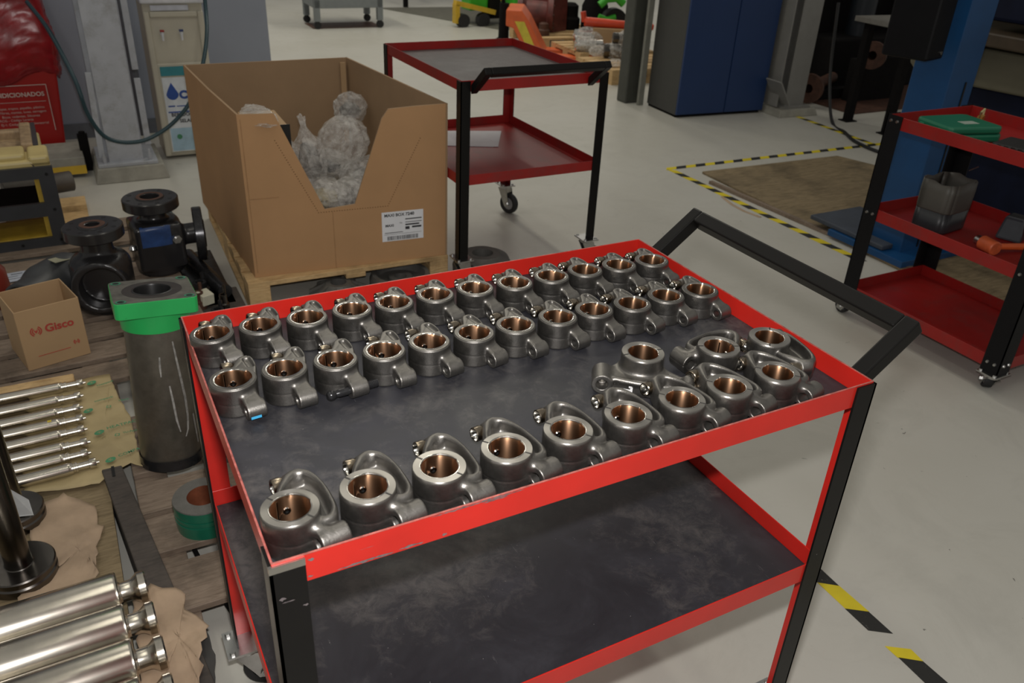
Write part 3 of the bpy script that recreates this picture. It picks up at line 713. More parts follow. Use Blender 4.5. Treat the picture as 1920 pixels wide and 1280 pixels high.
# the bags
def crumple(r, seed, sx=1, sy=1, sz=1, spike=.25, n=15, twist=None):
    rs = np.random.RandomState(seed); ks = rs.normal(size=(9, 3))*2.6; ph = rs.uniform(0, 6.28, 9); am = rs.uniform(.3, 1, 9)
    vs = []; fs = []
    for i in range(n+1):
        th = PI*i/n
        for j in range(n*2):
            f = PI*j/n; d = np.array([math.sin(th)*math.cos(f), math.sin(th)*math.sin(f), math.cos(th)])
            k = (np.abs(np.sin(ks@d*1.6+ph))*am).sum()/am.sum()
            q = r*(1-spike+spike*1.6*k); z = d[2]*q*sz
            s = 1.0
            if twist: s = 1 if z < r*sz*.25 else max(.14, 1-(z-r*sz*.25)/(r*sz*.5)*.95)
            if twist and z > r*sz*.72: s = .14+(z-r*sz*.72)/(r*sz*.3)*.55
            vs.append((d[0]*q*sx*s, d[1]*q*sy*s, z))
    N = n*2
    for i in range(n):
        for j in range(N): fs.append((i*N+j, (i+1)*N+j, (i+1)*N+(j+1) % N, i*N+(j+1) % N))
    return vs, fs
def bag(name, p, r, seed, label, mat=FILM, sx=1, sy=1, sz=1, twist=None, rot=(0, 0, 0), spike=.3, cat='plastic bag', group='plastic bags heaped in the cardboard box', content=True):
    p = Vector((.462, 2.572, 0))+Matrix.Rotation(ang, 3, 'Z') @ Vector(p)
    vs, fs = crumple(r, seed, sx, sy, sz, spike, twist=twist); m = MB(); m.add(vs, fs, 0, False)
    o = m.build('bag_film', mat); root = thing(name, label, cat, p, group=group); root.rotation_euler = rot; o.parent = root
    if content:
        vs, fs = crumple(r*.62, seed+50, sx, sy, sz*.8, .4, n=10); m = MB(); m.add([(a, b_, c-r*sz*.15) for a, b_, c in vs], fs, 0, False); m.build('wrapped_part', content if not isinstance(content, bool) else CASTG, root)
    return root
MUST = MAT('yellowish_packed_part', (.34, .28, .13), .5, 0, .3, 20)
bag('plastic_bag', (.50, .42, .585), .125, 3, 'big clear puffed bag standing up in the box, knotted at the bottom', sx=.95, sy=.8, sz=.9, spike=.18, content=False, rot=(.1, .2, 0))
bag('plastic_bag', (.315, .30, .56), .125, 5, 'tall twisted clear bag with a gathered neck, left in the box', sx=.6, sy=.6, sz=1.5, twist=1, rot=(0, -.12, 0))
bag('plastic_bag', (.62, .80, .64), .085, 9, 'small clear bag at the far right corner inside the box', sx=1, sy=.8, sz=.9, rot=(.2, .1, 0))
bag('plastic_bag', (.34, .22, .40), .13, 11, 'clear bag around a yellowish part, just behind the lower left edge of the cutout', sx=1, sy=.9, sz=.6, content=MUST)
bag('plastic_bag', (.47, .20, .39), .12, 13, 'crumpled shiny clear bag at the bottom of the cutout', sx=1, sy=.9, sz=.7)
bag('plastic_bag', (.60, .36, .44), .13, 15, 'whitish clear bag on the right side of the heap in the box', sx=1.1, sy=.9, sz=.6)
bag('plastic_bag', (.40, .46, .47), .11, 17, 'grey clear bag with a dark part in the middle of the heap', sx=1.2, sy=.9, sz=.6, content=STEELD)
bag('plastic_bag', (.20, .55, .50), .11, 19, 'greyish clear bag behind the twisted one in the box', sx=1.0, sy=.9, sz=.8)
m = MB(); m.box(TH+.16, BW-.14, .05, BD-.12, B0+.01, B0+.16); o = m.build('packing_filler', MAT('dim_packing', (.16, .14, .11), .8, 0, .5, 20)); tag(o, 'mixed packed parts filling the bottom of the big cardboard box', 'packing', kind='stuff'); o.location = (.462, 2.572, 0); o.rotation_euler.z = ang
# bubble wrap and a small black/cardboard carton at the left
root = thing('small_carton', 'small cardboard carton with black side and bubble wrap inside the big box at left', 'carton', Vector((.462, 2.572, 0))+Matrix.Rotation(ang, 3, 'Z') @ Vector((.10, .16, B0)), ang+.05)
m = MB(); m.box(-.06, .095, -.12, .16, 0, .625); m.build('body', CARD2, root, bev=.004)
m = MB(); m.box(-.02, .10, -.124, -.1205, .50, .632); m.build('black_panel', DARKM, root)
vs, fs = crumple(.09, 33, .75, 2.0, .16, .4, n=16); m = MB(); m.add([(a+.0, b_-.0, c+.645) for a, b_, c in vs], fs); m.build('bubble_wrap', FILM, root)

# ================================================================== BACK WALL CORNER: bin, column, cooler, hose
bn = thing('waste_bin', 'tall red waste bin with lettering and a red bag over its rim', 'bin', (-.47, 5.30, 0))
def frustum(x0, x1, y0, y1, z0, X0, X1, Y0, Y1, z1):
    return [(x0, y0, z0), (x1, y0, z0), (x1, y1, z0), (x0, y1, z0), (X0, Y0, z1), (X1, Y0, z1), (X1, Y1, z1), (X0, Y1, z1)], [(3, 2, 1, 0), (4, 5, 6, 7), (0, 1, 5, 4), (1, 2, 6, 5), (2, 3, 7, 6), (3, 0, 4, 7)]
m = MB(); m.add(*frustum(-.28, .30, -.17, .24, .02, -.34, .35, -.22, .27, .66)); m.build('body', BIN, bn, bev=.012)
vs, fs = [], []; n = 84; prof0 = [(.985, .50), (1.03, .53), (1.05, .60), (1.07, .68), (1.035, .76), (.985, .85), (.97, .93), (.97, .99)]
prof = []
for (a0, z0), (a1, z1) in zip(prof0[:-1], prof0[1:]):
    for q in range(4): prof.append((a0+(a1-a0)*q/4, z0+(z1-z0)*q/4))
rb_ = random.Random(4)
for k, (s_, z) in enumerate(prof):
    for i in range(n):
        a = 2*PI*i/n; c, d = math.cos(a), math.sin(a); q = 1/max(abs(c), abs(d))**.9
        jig = .022*abs(math.sin(7*a+z*19))+.018*abs(math.sin(13*a-z*33))+.016*abs(math.sin(z*47+5*a))-.02+rb_.uniform(-.004, .004)
        vs.append((.005+.345*c*q*(s_+jig), .025+.245*d*q*(s_+jig), z-.03*math.sin(3*a+1)-.02*math.sin(8*a)))
for k in range(len(prof)-1):
    for i in range(n): fs.append((k*n+i, k*n+(i+1) % n, (k+1)*n+(i+1) % n, (k+1)*n+i))
m = MB(); m.add(vs, fs, 0, True); o = m.build('bin_bag', BAG, bn); sd = o.modifiers.new('solid', 'SOLIDIFY'); sd.thickness = .003
LETT = MAT('pale_bin_lettering', (.55, .40, .36), .6)
M_ = -.075
def bt(s, x, z, size, bold=0): text_obj('lettering', s, size, LETT, bn, (x, -.201-.047*(z-.35)/.4+.028*0, z), (PI/2+.075, 0, .0), .0006, bold, 'RIGHT')
bt('RES\u00cdDUOS ACONDICIONADOS', .25, .41, .036, .0011)
bt('Estopas, trapos, papel\u00e3o, pl\u00e1stico', .235, .335, .020); bt('Filtros, mantas, luvas, serragem', .24, .310, .020); bt('Bicos, vedantes, Silicones', .20, .285, .020); bt('RCG - C\u00f3digo Laranja', .16, .262, .020); bt('EJ-1: C\u00f3digo \u00danico Laboratorial', .24, .237, .020)
m = MB()
for z in (.475, .20): m.box(-.33, .27, -.2015-.047*(z-.35)/.4, -.1985-.047*(z-.35)/.4, z, z+.004)
m.box(-.33, .25, -.201, -.199, .375, .3775)
m.add([(.266, -.217, .20), (.270, -.217, .20), (.270, -.219, .478), (.266, -.219, .478), (.266, -.188, .20), (.270, -.188, .20), (.270, -.200, .478), (.266, -.200, .478)], [(0, 1, 2, 3), (7, 6, 5, 4), (0, 3, 7, 4), (1, 5, 6, 2)])
m.build('label_border', LETT, bn)
# crate under / beside the bin
cr = thing('concrete_block', 'low grey block with a yellow edge standing beside the red bin', 'block', (-.24, 4.72, 0), .02)
m = MB(); m.box(-.16, .16, -.02, .34, .02, .125); m.build('block_body', CONC, cr, bev=.006); m = MB(); m.box(-.16, .16, -.026, -.02, .025, .075); m.build('yellow_edge', YELLOW, cr)
po = thing('black_post', 'short black post between the red bin and the grey column', 'post', (-.065, 4.86, 0)); m = MB(); m.box(-.028, .028, -.02, .02, 0, .22); m.box(-.045, .045, -.035, .035, 0, .012); m.cyl((0, 0, .22), (0, 0, .235), .018); m.build('post_body', DARK, po, bev=.003)
# grey H column
cl = thing('steel_column', 'pale grey steel H column on a dirty plinth beside the water cooler', 'column', (.145, 4.62, 0))
m = MB(); m.box(-.095, .095, -.012, 0, .10, 3.0); m.box(-.006, .006, 0, .20, .10, 3.0); m.box(-.115, .115, .20, .212, .10, 3.0); m.build('h_section', COLG, cl, bev=.002)
m = MB(); m.add(*frustum(-.19, .22, -.10, .42, 0, -.17, .20, -.08, .40, .085)); m.build('plinth', CONC, cl, bev=.006)
m = MB(); m.box(-.16, .17, -.06, .36, .085, .105); m.build('base_plate', COLG, cl, bev=.003)
for x in (-.12, .13): m = MB(); m.cyl((x, -.03, .105), (x, -.03, .145), .011, n=6); m.cyl((x, -.03, .145), (x, -.03, .17), .007, n=10); m.build('anchor_bolt', COLG, cl)
m = MB(); m.box(-.150, -.118, -.012, .012, .13, .62); m.build('side_cover', COLG, cl, bev=.002, rot=(0, .03, 0))
m = MB(); m.box(.12, .155, .03, .05, .62, 3.0); m.box(.12, .155, .03, .05, .18, .57); m.build('conduit_cover', COLG, cl, bev=.002)
# dark conduit on the wall behind, one even dark grey
for x, lb in ((.33, 'slim dark vertical pipe on the wall left of the water cooler'), (-.22, 'slim dark vertical pipe on the wall between bin and column')):
    m = MB(); m.cyl((x, 5.58, .0), (x, 5.58, 3.0), .035, n=16); tag(m.build('wall_pipe', MAT('dark_grey_pipe', (.10, .105, .12), .5)), lb, 'pipe')
# water cooler
wc = thing('water_cooler', 'cream floor-standing water cooler with two taps and a blue printed sticker', 'water cooler', (.395, 4.905, 0), 0)
W, Dp, Hc = .345, .32, .985
m = MB(); m.box(0, W, .02, Dp, .015, Hc); m.box(.03, W-.03, .0, .02, .04, .60); m.box(0, .035, 0, .02, .02, .90); m.box(W-.035, W, 0, .02, .02, .90); m.box(.035, W-.035, 0, .02, .865, .90); m.build('cabinet', PLASTC, wc, bev=.008)
m = MB(); m.box(-.012, W+.012, -.02, Dp, .945, Hc+.01); m.build('top_cover', MAT('white_plastic', (.62, .63, .66), .4), wc, bev=.01)
m = MB(); m.box(.045, W-.085, -.001, .004, .905, .935); m.build('sign_strip', MAT('pale_sign', (.50, .52, .58), .5), wc)
for x, mt in ((.09, MAT('red_tap_lever', (.30, .02, .02), .4)), (.20, MAT('blue_tap_lever', (.03, .05, .16), .4))):
    m = MB(); m.cyl((x, .02, .775), (x, -.012, .775), .011); m.cyl((x, -.014, .785), (x, -.014, .735), .009, .006); o = m.build('tap', MAT('white_plastic', G(.6)), wc)
    m = MB(); m.box(x-.012, x+.012, -.026, .0, .786, .797); m.build('tap_lever', mt, o, bev=.002)
m = MB(); m.box(.045, W-.02, -.006, .0, .525, .58); m.build('teal_band', TEAL, wc)
m = MB(); m.box(.045, W-.02, -.005, .0, .05, .515); st = m.build('sticker', MAT('sticker_white', (.62, .66, .70), .5), wc)
m = MB(); m.box(.05, W-.025, -.0056, -.005, .055, .20); m.build('sticker_print', MAT('sticker_pale_blue', (.36, .52, .63), .5), st)
dp = []
for i in range(24):
    a = 2*PI*i/24; rr = .037; x, z = rr*math.sin(a), -rr*math.cos(a)
    if z > 0: x *= (1-z/rr)**.7*.95; z *= 1.9
    dp.append((.095+x, .415+z))
M = Matrix(((1, 0, 0, 0), (0, 0, 1, 0), (0, 1, 0, 0), (0, 0, 0, 1))); m = MB(); m.prism(dp, -.0062, -.0052, 0, M)
m.box(.06, .10, -.0062, -.005, .335, .343); m.box(.11, W-.04, -.0062, -.005, .335, .341); m.build('water_drop_mark', INKB, st)
text_obj('lettering', 'C', .066, INKB, st, (.135, -.0062, .385), (PI/2, 0, 0), .0003, .004)
text_obj('lettering', 'BEBEDOURO', .030, INK, st, (.07, -.0062, .275), (PI/2, 0, 0), .0003, .0008); text_obj('lettering', 'SELADO', .030, INK, st, (.115, -.0062, .235), (PI/2, 0, 0), .0003, .0008)
m = MB(); m.cyl((.10, -.0052, .145), (.10, -.0064, .145), .016, n=20); m.build('green_seal', INKG, st)
m = MB(); m.box(.055, .30, -.0062, -.005, .298, .306); m.build('sticker_rule', INKB, st)
# hoses
def bez(p, n=40):
    out = []; P_ = [Vector(q) for q in p]
    P_ = [P_[0]*2-P_[1]]+P_+[P_[-1]*2-P_[-2]]
    for i in range(1, len(P_)-2):
        for k in range(n//(len(P_)-3)):
            t = k/(n//(len(P_)-3)); a, b_, c, d = P_[i-1], P_[i], P_[i+1], P_[i+2]
            out.append(.5*((2*b_)+(-a+c)*t+(2*a-5*b_+4*c-d)*t*t+(-a+3*b_-3*c+d)*t**3))
    out.append(P_[-2]); return out
m = MB(); m.tube(bez([(-.20, 5.02, .95), (-.12, 4.70, .84), (-.045, 4.45, .62), (-.02, 4.42, .45), (.035, 4.42, .32), (.12, 4.42, .27), (.23, 4.42, .265), (.33, 4.42, .30), (.43, 4.42, .365), (.53, 4.42, .47), (.62, 4.46, .63), (.70, 4.62, .80), (.74, 4.78, .97), (.745, 4.80, 1.25)], 80), .0115, 12)
tag(m.build('rubber_hose', HOSE), 'blue-green hose hanging in a loop in front of the grey column', 'hose')

# ================================================================== RIGHT HALF BACKGROUND
cb = thing('storage_cabinet', 'tall dark blue two-door cabinet with charcoal side, beyond the carts', 'cabinet', (4.40, 4.745, 0), -.09)
m = MB(); m.box(0, .885, .02, .48, .02, 2.0); m.build('carcass', GREYC, cb, bev=.004)
for x0, x1 in ((.0, .475), (.482, .885)): m = MB(); m.box(x0, x1, 0, .02, .025, 1.99); m.build('door', BLUEC, cb, bev=.004)
m = MB(); m.box(.01, .87, .03, .47, 0, .02); m.build('plinth', DARK, cb)
bx = thing('steel_column', 'dark square steel column left of the blue cabinet', 'column', (4.285, 5.33, 0)); m = MB(); m.box(0, .14, 0, .14, 0, 3.0); m.build('column_body', MAT('dark_column_paint', (.055, .057, .048), .55), bx, bev=.012)  # one even dark grey paint over the whole column
bx = thing('cabinet_post', 'narrow pale vertical strip between dark column and blue cabinet', 'post', (4.36, 5.235, 0)); m = MB(); m.box(0, .055, 0, .03, 0, 2.4); m.build('strip_body', MAT('pale_strip', (.22, .22, .19), .6), bx, bev=.003)
c2 = thing('steel_column', 'grey steel H column on a concrete pad right of the blue cabinet', 'column', (5.42, 4.55, 0), -.08)
COLD = MAT('dim_column_paint', (.24, .235, .22), .5, 0, .06)
m = MB(); m.box(0, .20, -.0, .012, .07, 3.0); m.box(.094, .106, .012, .17, .07, 3.0); m.box(0, .20, .17, .182, .07, 3.0); m.box(-.09, -.078, .0, .18, .07, 3); m.build('h_section', COLD, c2, bev=.002)
m = MB(); m.add(*frustum(-.12, .30, -.10, .30, 0, -.10, .28, -.08, .28, .06)); m.build('plinth', CONC, c2, bev=.006); m = MB(); m.box(-.04, .24, -.05, .24, .06, .075); m.build('base_plate', COLD, c2)
m = MB(); m.box(-.006, .006, -.1, .1, -.12, .12); m.build('brace', COLD, c2, (-.10, 0.0, .20), (0, -.6, 0))
m = MB(); m.tube(bez([(5.86, 4.60, .9), (5.78, 4.45, .35), (5.62, 4.18, .02), (5.45, 3.88, .012), (5.3, 3.62, .012), (5.25, 3.3, .012), (5.35, 2.9, .012)], 60), .013, 10)
tag(m.build('power_cable', CABLE), 'black cable curving over the floor from the right column', 'cable')
# plywood board with things of the blue press
pb = thing('plywood_board', 'large brown oily plywood board lying inside the hazard tape', 'board', (3.58, 3.36, 0), 0)
m = MB(); m.prism([(.03, .07), (1.26, .03), (1.36, -.30), (1.7, -2.5), (-.10, -2.5)], .001, .016); m.build('board_sheet', PLY, pb, bev=.002, seg=1)
m = MB(); m.box(-.075, -.045, -2.45, -.12, .001, .02); m.build('edge_batten', WOODP, pb, rot=(0, 0, .035))
ps = thing('workshop_press', 'tall blue steel press frame standing on the plywood board behind the red rack', 'press', (3.64, 1.93, .016))
m = MB(); m.box(-.02, .17, -.10, .115, 0, 2.3); m.build('upright', BLUEP, ps, bev=.004)
m = MB(); m.box(-.12, .35, -.20, .30, 0, .035); m.build('foot_plate', BLUEP, ps, bev=.003)
m = MB(); m.box(-.10, .30, -.05, .46, .036, .062); m.build('rubber_foot_pad', MAT('dark_blue_grey_pad', (.045, .055, .075), .6), ps, bev=.006)
m = MB(); m.box(.10, .11, -.104, -.1, .05, .9); m.build('seam', DARKM, ps)
mb_ = thing('control_box', 'black control box hanging in front of the blue press', 'control box', (3.40, 1.90, 1.03), .25)
m = MB(); m.box(-.05, .12, -.09, .13, 0, .7); m.build('housing', MAT('black_housing', (.005, .005, .006), .5, spec=.15), mb_, bev=.012); m = MB(); m.cyl((.08, -.095, .03), (.08, -.088, .03), .008, n=10); m.build('screw', ZINC, mb_)
m = MB(); m.box(.0, .04, -.03, .03, .5, 1.3); m.build('hanger', DARK, mb_)
tb = thing('work_table', 'dark steel table with a pale top beside the right column', 'table', (5.80, 4.20, 0), -.08)
m = MB(); m.box(-.05, .85, -.50, .10, .80, .84); m.build('table_top', LTOP, tb, bev=.003)
for x, y in ((0, 0), (.75, 0), (0, -.44), (.75, -.44)): m = MB(); m.box(x, x+.06, y-.03, y+.03, .0, .80); m.box(x-.03, x+.09, y-.05, y+.05, 0, .008); m.build('leg', DARK, tb)
for i, (x, y, z, r, lb) in enumerate(((6.75, 4.75, .45, .12, 'rusty brown flanged pipe lying in the dark behind the table'), (6.2, 4.9, .16, .13, 'dark round flanged part on the floor under the table'))):
    t = thing('flanged_pipe', lb, 'pipe', (x, y, 0)); m = MB(); M = Matrix.Translation((0, 0, z)) @ Matrix.Rotation(-1.1, 4, 'Z') @ Matrix.Rotation(PI/2, 4, 'X')
    m.lathe([(.05, -.35), (.05, .35), (r, .35), (r, .39), (.04, .39), (.04, .2)], 24, 0, M); m.build('pipe_body', RUST, t); m = MB(); m.box(-.35, .35, -.05, .05, 0, z-.06); m.build('trestle', DARK, t)
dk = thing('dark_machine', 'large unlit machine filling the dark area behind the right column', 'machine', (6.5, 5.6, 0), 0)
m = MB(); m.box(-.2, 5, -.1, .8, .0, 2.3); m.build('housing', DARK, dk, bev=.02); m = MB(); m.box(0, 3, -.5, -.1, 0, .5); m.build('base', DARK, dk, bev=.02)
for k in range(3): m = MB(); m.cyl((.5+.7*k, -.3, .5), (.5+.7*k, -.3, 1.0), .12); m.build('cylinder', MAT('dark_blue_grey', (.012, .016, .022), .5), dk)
m = MB(); m.box(.1, 1.8, 0, 1.1, 0, .01); tag(m.build('rusty_floor_plate', RUST, loc=(5.95, 4.35, 0)), 'rusty brown floor plate under the dark table', 'floor plate')
# drilling machine at the right edge
dm = thing('drilling_machine', 'beige and navy machine tool with crank handle behind the red rack', 'machine tool', (4.45, 2.72, 0), 0)
def side(poly, x0, x1):  # poly in (-y, z)
    M = Matrix(((0, 0, 1, 0), (-1, 0, 0, 0), (0, 1, 0, 0), (0, 0, 0, 1))); q = MB(); q.prism([(a, b_) for a, b_ in poly], x0, x1, 0, M); return q
side([(.02, 0.02), (1.3, 0.02), (1.3, .775), (.02, .75)], .06, .55).build('base', NAVY, dm, bev=.01)
side([(.0, .97), (.02, .82), (.10, .755), (1.3, .785), (1.3, .98)], 0, .6).build('knee_casting', BEIGE, dm, bev=.012)
side([(-.04, 1.0), (1.3, 1.0), (1.3, 1.07), (.0, 1.075)], -.12, .6).build('table', MAT('oily_brown_table', (.055, .038, .022), .45), dm, bev=.01)
side([(.0, 1.08), (1.3, 1.08), (1.3, 1.9), (.0, 1.9)], .45, .8).build('column', BEIGE, dm, bev=.02)
side([(.02, 1.22), (.36, 1.22), (.36, 1.36), (.02, 1.36)], -.02, .30).build('spindle_guard', DARKM, dm, bev=.01)
side([(.45, 1.12), (1.2, 1.12), (1.2, 1.9), (.45, 1.9)], -.02, .4).build('drive_housing', NAVY, dm, bev=.02)
m = MB(); m.cyl((-.04, -.17, 1.07), (-.04, -.15, 1.27), .02, .012); m.build('spindle', ZINC, dm)
m = MB(); m.cyl((-.10, -.405, .885), (-.16, -.50, .875), .028, .031, 20, bev=.006); o = m.build('crank_handle', MAT('brown_grip', (.07, .055, .05), .5), dm); m = MB(); m.tube([(-.02, -.43, .97), (-.08, -.49, .93), (-.15, -.495, .88)], .012); m.build('crank_arm', ZINC, o)
m = MB(); m.cyl((.2, .0, 1.33), (.2, -.05, 1.33), .03); m.build('red_knob', MAT('red_knob', (.5, .04, .02), .4), dm)

# ---- red three-tray rack
rk = thing('shelf_cart', 'red three-tray cart with bolted black legs at the right edge', 'cart', (2.838, .745, 0), 0)
RL, RD = .52, .765       # x , y
for z, nm in ((.905, 'top_tray'), (.52, 'middle_tray'), (.155, 'lower_tray')):
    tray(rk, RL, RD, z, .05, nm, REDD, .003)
for (x, y, sx, sy) in ((0, 0, 1, 1), (RL, 0, -1, 1), (0, RD, 1, -1), (RL, RD, -1, -1)):
    lg = angle_leg(rk, x, y, sx, sy, .085, .908, .068, mats=[BLK2, BLK2])
    m = MB()
    for z in (.885, .495, .13):
        for d in (.018, .048):
            m.cyl((x-sx*.004, y+sy*d, z), (x-sx*.009, y+sy*d, z), .007, .005, 10); m.cyl((x+sx*d, y-sy*.004, z), (x+sx*d, y-sy*.009, z), .007, .005, 10)
    m.build('bolts', ZINC, lg)
    add_caster(rk, x+sx*.03, y+sy*.03, .086, .033, .8+x+y)
gc = thing('tool_case', 'green plastic tool case with a pale label on the top tray of the red rack', 'case', (2.985, 1.300, .859), -.20)
m = MB(); m.prism([(-.115, -.10), (.10, -.115), (.125, -.095), (.125, .095), (.10, .11), (-.115, .10), (-.13, .08), (-.13, -.08)], 0, .03); m.build('case_bottom', CASEG, gc, bev=.008)
m = MB(); m.prism([(-.112, -.097), (.098, -.112), (.122, -.092), (.122, .092), (.098, .107), (-.112, .097), (-.127, .077), (-.127, -.077)], .032, .058); m.build('case_lid', CASEG, gc, bev=.008)
for y in (-.05, .05): m = MB(); m.box(-.136, -.126, y-.012, y+.012, .02, .045); m.build('latch', CASEG, gc, bev=.002)
m = MB(); m.box(-.02, .05, -.05, -.01, .0578, .0588); m.build('case_label', MAT('pale_label', (.35, .42, .36), .5), gc)
bt_ = thing('black_tool_tray', 'black ribbed plastic part on the top tray of the red rack', 'plastic part', (3.00, 1.03, .859), .2)
m = MB(); m.box(-.06, .10, -.09, .09, 0, .03)
for k in range(7): m.box(-.066, -.06, -.08+k*.025, -.068+k*.025, .0, .028)
m.build('ribbed_body', MAT('black_plastic', (.02, .02, .018), .4), bt_, bev=.006)
m = MB(); m.box(-.10, .12, -.08, .08, 0, .003); o = m.build('paper_sheet', PAPERW, loc=(2.975, .875, .861), rot=(0, 0, .15)); tag(o, 'white paper sheet on the top tray of the red rack at the frame edge', 'paper')
gl = thing('yellow_frame', 'small clear and yellow clip at the back rim of the red rack top tray', 'clip', (3.27, 1.40, .87), .4); m = MB(); m.tube([(-.03, 0, 0), (-.03, 0, .04), (.03, 0, .045), (.035, 0, .0)], .004, 8); m.build('clip_wire', MAT('pale_yellow_plastic', (.55, .5, .25), .4), gl); m = MB(); m.box(-.026, .028, -.01, .01, .0, .022); m.build('clip_body', MAT('amber_plastic', (.35, .17, .03), .4), gl)
jg = thing('plastic_jug', 'dirty grey cut-open plastic jug on the middle tray of the red rack', 'jug', (3.03, 1.29, .474), .12)
n = 28; vs = []; prof = [(.0, .96), (.01, 1), (.085, 1.0), (.09, 1.01), (.165, 1.03), (.205, 1.02)]
for z, s_ in prof:
    for i in range(n):
        a = 2*PI*i/n; c, d = math.cos(a), math.sin(a); q = (abs(c)**8+abs(d)**8)**(-.125); zz = z+(.004*math.sin(3*a+.5)+.003*math.sin(7*a) if z > .2 else 0)
        vs.append((.092*c*q*s_, .075*d*q*s_, zz))
m = MB(); fs = [(k*n+i, k*n+(i+1) % n, (k+1)*n+(i+1) % n, (k+1)*n+i) for k in range(2, len(prof)-1) for i in range(n)]; m.add(vs, fs, 0, True); fs = [(k*n+i, k*n+(i+1) % n, (k+1)*n+(i+1) % n, (k+1)*n+i) for k in range(2) for i in range(n)]+[tuple(range(n-1, -1, -1))]; m.add(vs, fs, 1, True)
o = m.build('jug_body', [JUG, JUGD], jg); sd = o.modifiers.new('solid', 'SOLIDIFY'); sd.thickness = .003
m = MB(); m.tube([(.08, -.02, .235), (.11, -.03, .245), (.12, -.035, .25)], .002, 6); m.build('wire', ZINC, jg)
hm = thing('hammer', 'orange plastic-faced hammer on the middle tray of the red rack', 'hammer', (2.985, 1.03, .502), -.25)
m = MB(); m.cyl((-.01, -.055, 0), (-.01, .02, 0), .028, .028, 24, bev=.004); m.build('hammer_head', ORANGED, hm); m = MB(); m.cyl((-.01, .02, 0), (-.01, .045, 0), .017, .02, 20); m.build('steel_collar', ZINC, hm); m = MB(); m.cyl((.01, -.02, -.004), (.24, -.03, -.014), .012, .015, 16, bev=.003); m.build('handle', ORANGE, hm)
dg_ = thing('clear_safety_shield', 'clear dark plastic piece on the middle tray behind the hammer', 'plastic piece', (3.22, 1.08, .474), .3); m = MB(); m.add(*frustum(-.06, .06, -.05, .05, 0, -.03, .05, -.03, .04, .09)); m.build('shell', MAT('smoky_plastic', (.05, .055, .065), .15), dg_, bev=.01)
m = MB(); m.box(-.05, .05, -.012, .012, .0, .055); tag(m.build('zinc_bracket', ZINC, loc=(3.31, 1.42, .474)), 'small zinc bracket at the back of the middle tray of the red rack', 'bracket')

# ================================================================== FAR BACKGROUND
fb = thing('steel_bench', 'grey steel work bench on castors far behind the box', 'bench', (2.78, 9.85, 0), -.03)
for x in (.0, .80):
    for y in (0, .55):
        m = MB(); m.box(x, x+.07, y, y+.07, .09, .85); m.build('leg', LEAD, fb); m = MB(); m.cyl((x+.035, y+.012, .045), (x+.035, y+.048, .045), .045, n=16); m.box(x+.015, x+.055, y+.005, y+.055, .06, .09); m.build('castor', TYRE, fb)
m = MB(); m.box(.0, .87, 0, .62, .24, .34); m.build('shelf_frame', LEAD, fb, bev=.005); m = MB(); m.box(-.03, .90, -.02, .64, .80, .85); m.build('bench_top', LEAD, fb)
m = MB(); m.box(.15, .70, .1, .5, .34, .7); m.build('drawer_unit', DARK, fb)
m = MB(); m.box(-.02, .87, .1, .55, .0, .004); tag(m.build('oil_drip_sheet', RUST, loc=(2.78, 9.8, 0), rot=(0, 0, -.03)), 'dark reddish sheet on the floor beneath the far steel bench', 'floor sheet')
ft = thing('trestle_stand', 'thin dark legged stand far away behind the green stacker', 'stand', (4.62, 11.6, 0)); m = MB()
for x in (0, 1.1): m.box(x, x+.06, 0, .06, 0, .9)
m.box(-.05, 1.2, -.03, .5, .88, .93); m.build('frame', DARK, ft)
m = MB(); m.prism([(0, 0), (2.2, -.2), (2.3, -1.9), (.9, -2.3)], .0, .006); tag(m.build('dark_floor_mat', MAT('dim_mat', (.13, .125, .10), .8), loc=(4.2, 11.6, 0)), 'greyish rubber mat on the floor left of the pallet truck', 'mat')
# green stacker with yellow legs
gs = thing('pallet_stacker', 'bright green and yellow pallet stacker beyond the far red cart', 'pallet stacker', (4.87, 9.70, 0), .05)
m = MB(); m.box(-.02, .26, .1, .35, .18, 1.2); m.build('body', GREENB, gs, bev=.02); m = MB(); m.box(.27, .42, .05, .3, .08, 1.6); m.build('mast', DARK, gs); m = MB(); m.box(.42, .46, .05, .2, .30, 1.4); m.build('mast_rail', YELLOW, gs)
m = MB(); m.box(-.35, .25, -.05, .05, .20, .26); m.build('yellow_leg', YELLOW, gs, rot=(0, .22, 0)); m = MB(); m.box(-.30, -.24, -.05, .05, .05, .28); m.build('leg_bracket', YELLOW, gs)
for x in (-.18, .12): m = MB(); m.cyl((x, -.06, .08), (x, .04, .08), .085, n=24); m.build('wheel', TYRE, gs)
g2 = thing('green_machine', 'bright green machine cover behind the dark red pump', 'machine', (5.62, 9.55, 0)); m = MB(); m.box(-.25, .22, 0, .4, .20, .9); m.build('cover', GREENB, g2, bev=.02); m = MB(); m.box(.23, .33, -.02, .2, .28, .9); m.build('white_panel', PAPERW, g2); m = MB(); m.box(-.2, .3, .02, .38, 0, .2); m.build('feet', DARK, g2)
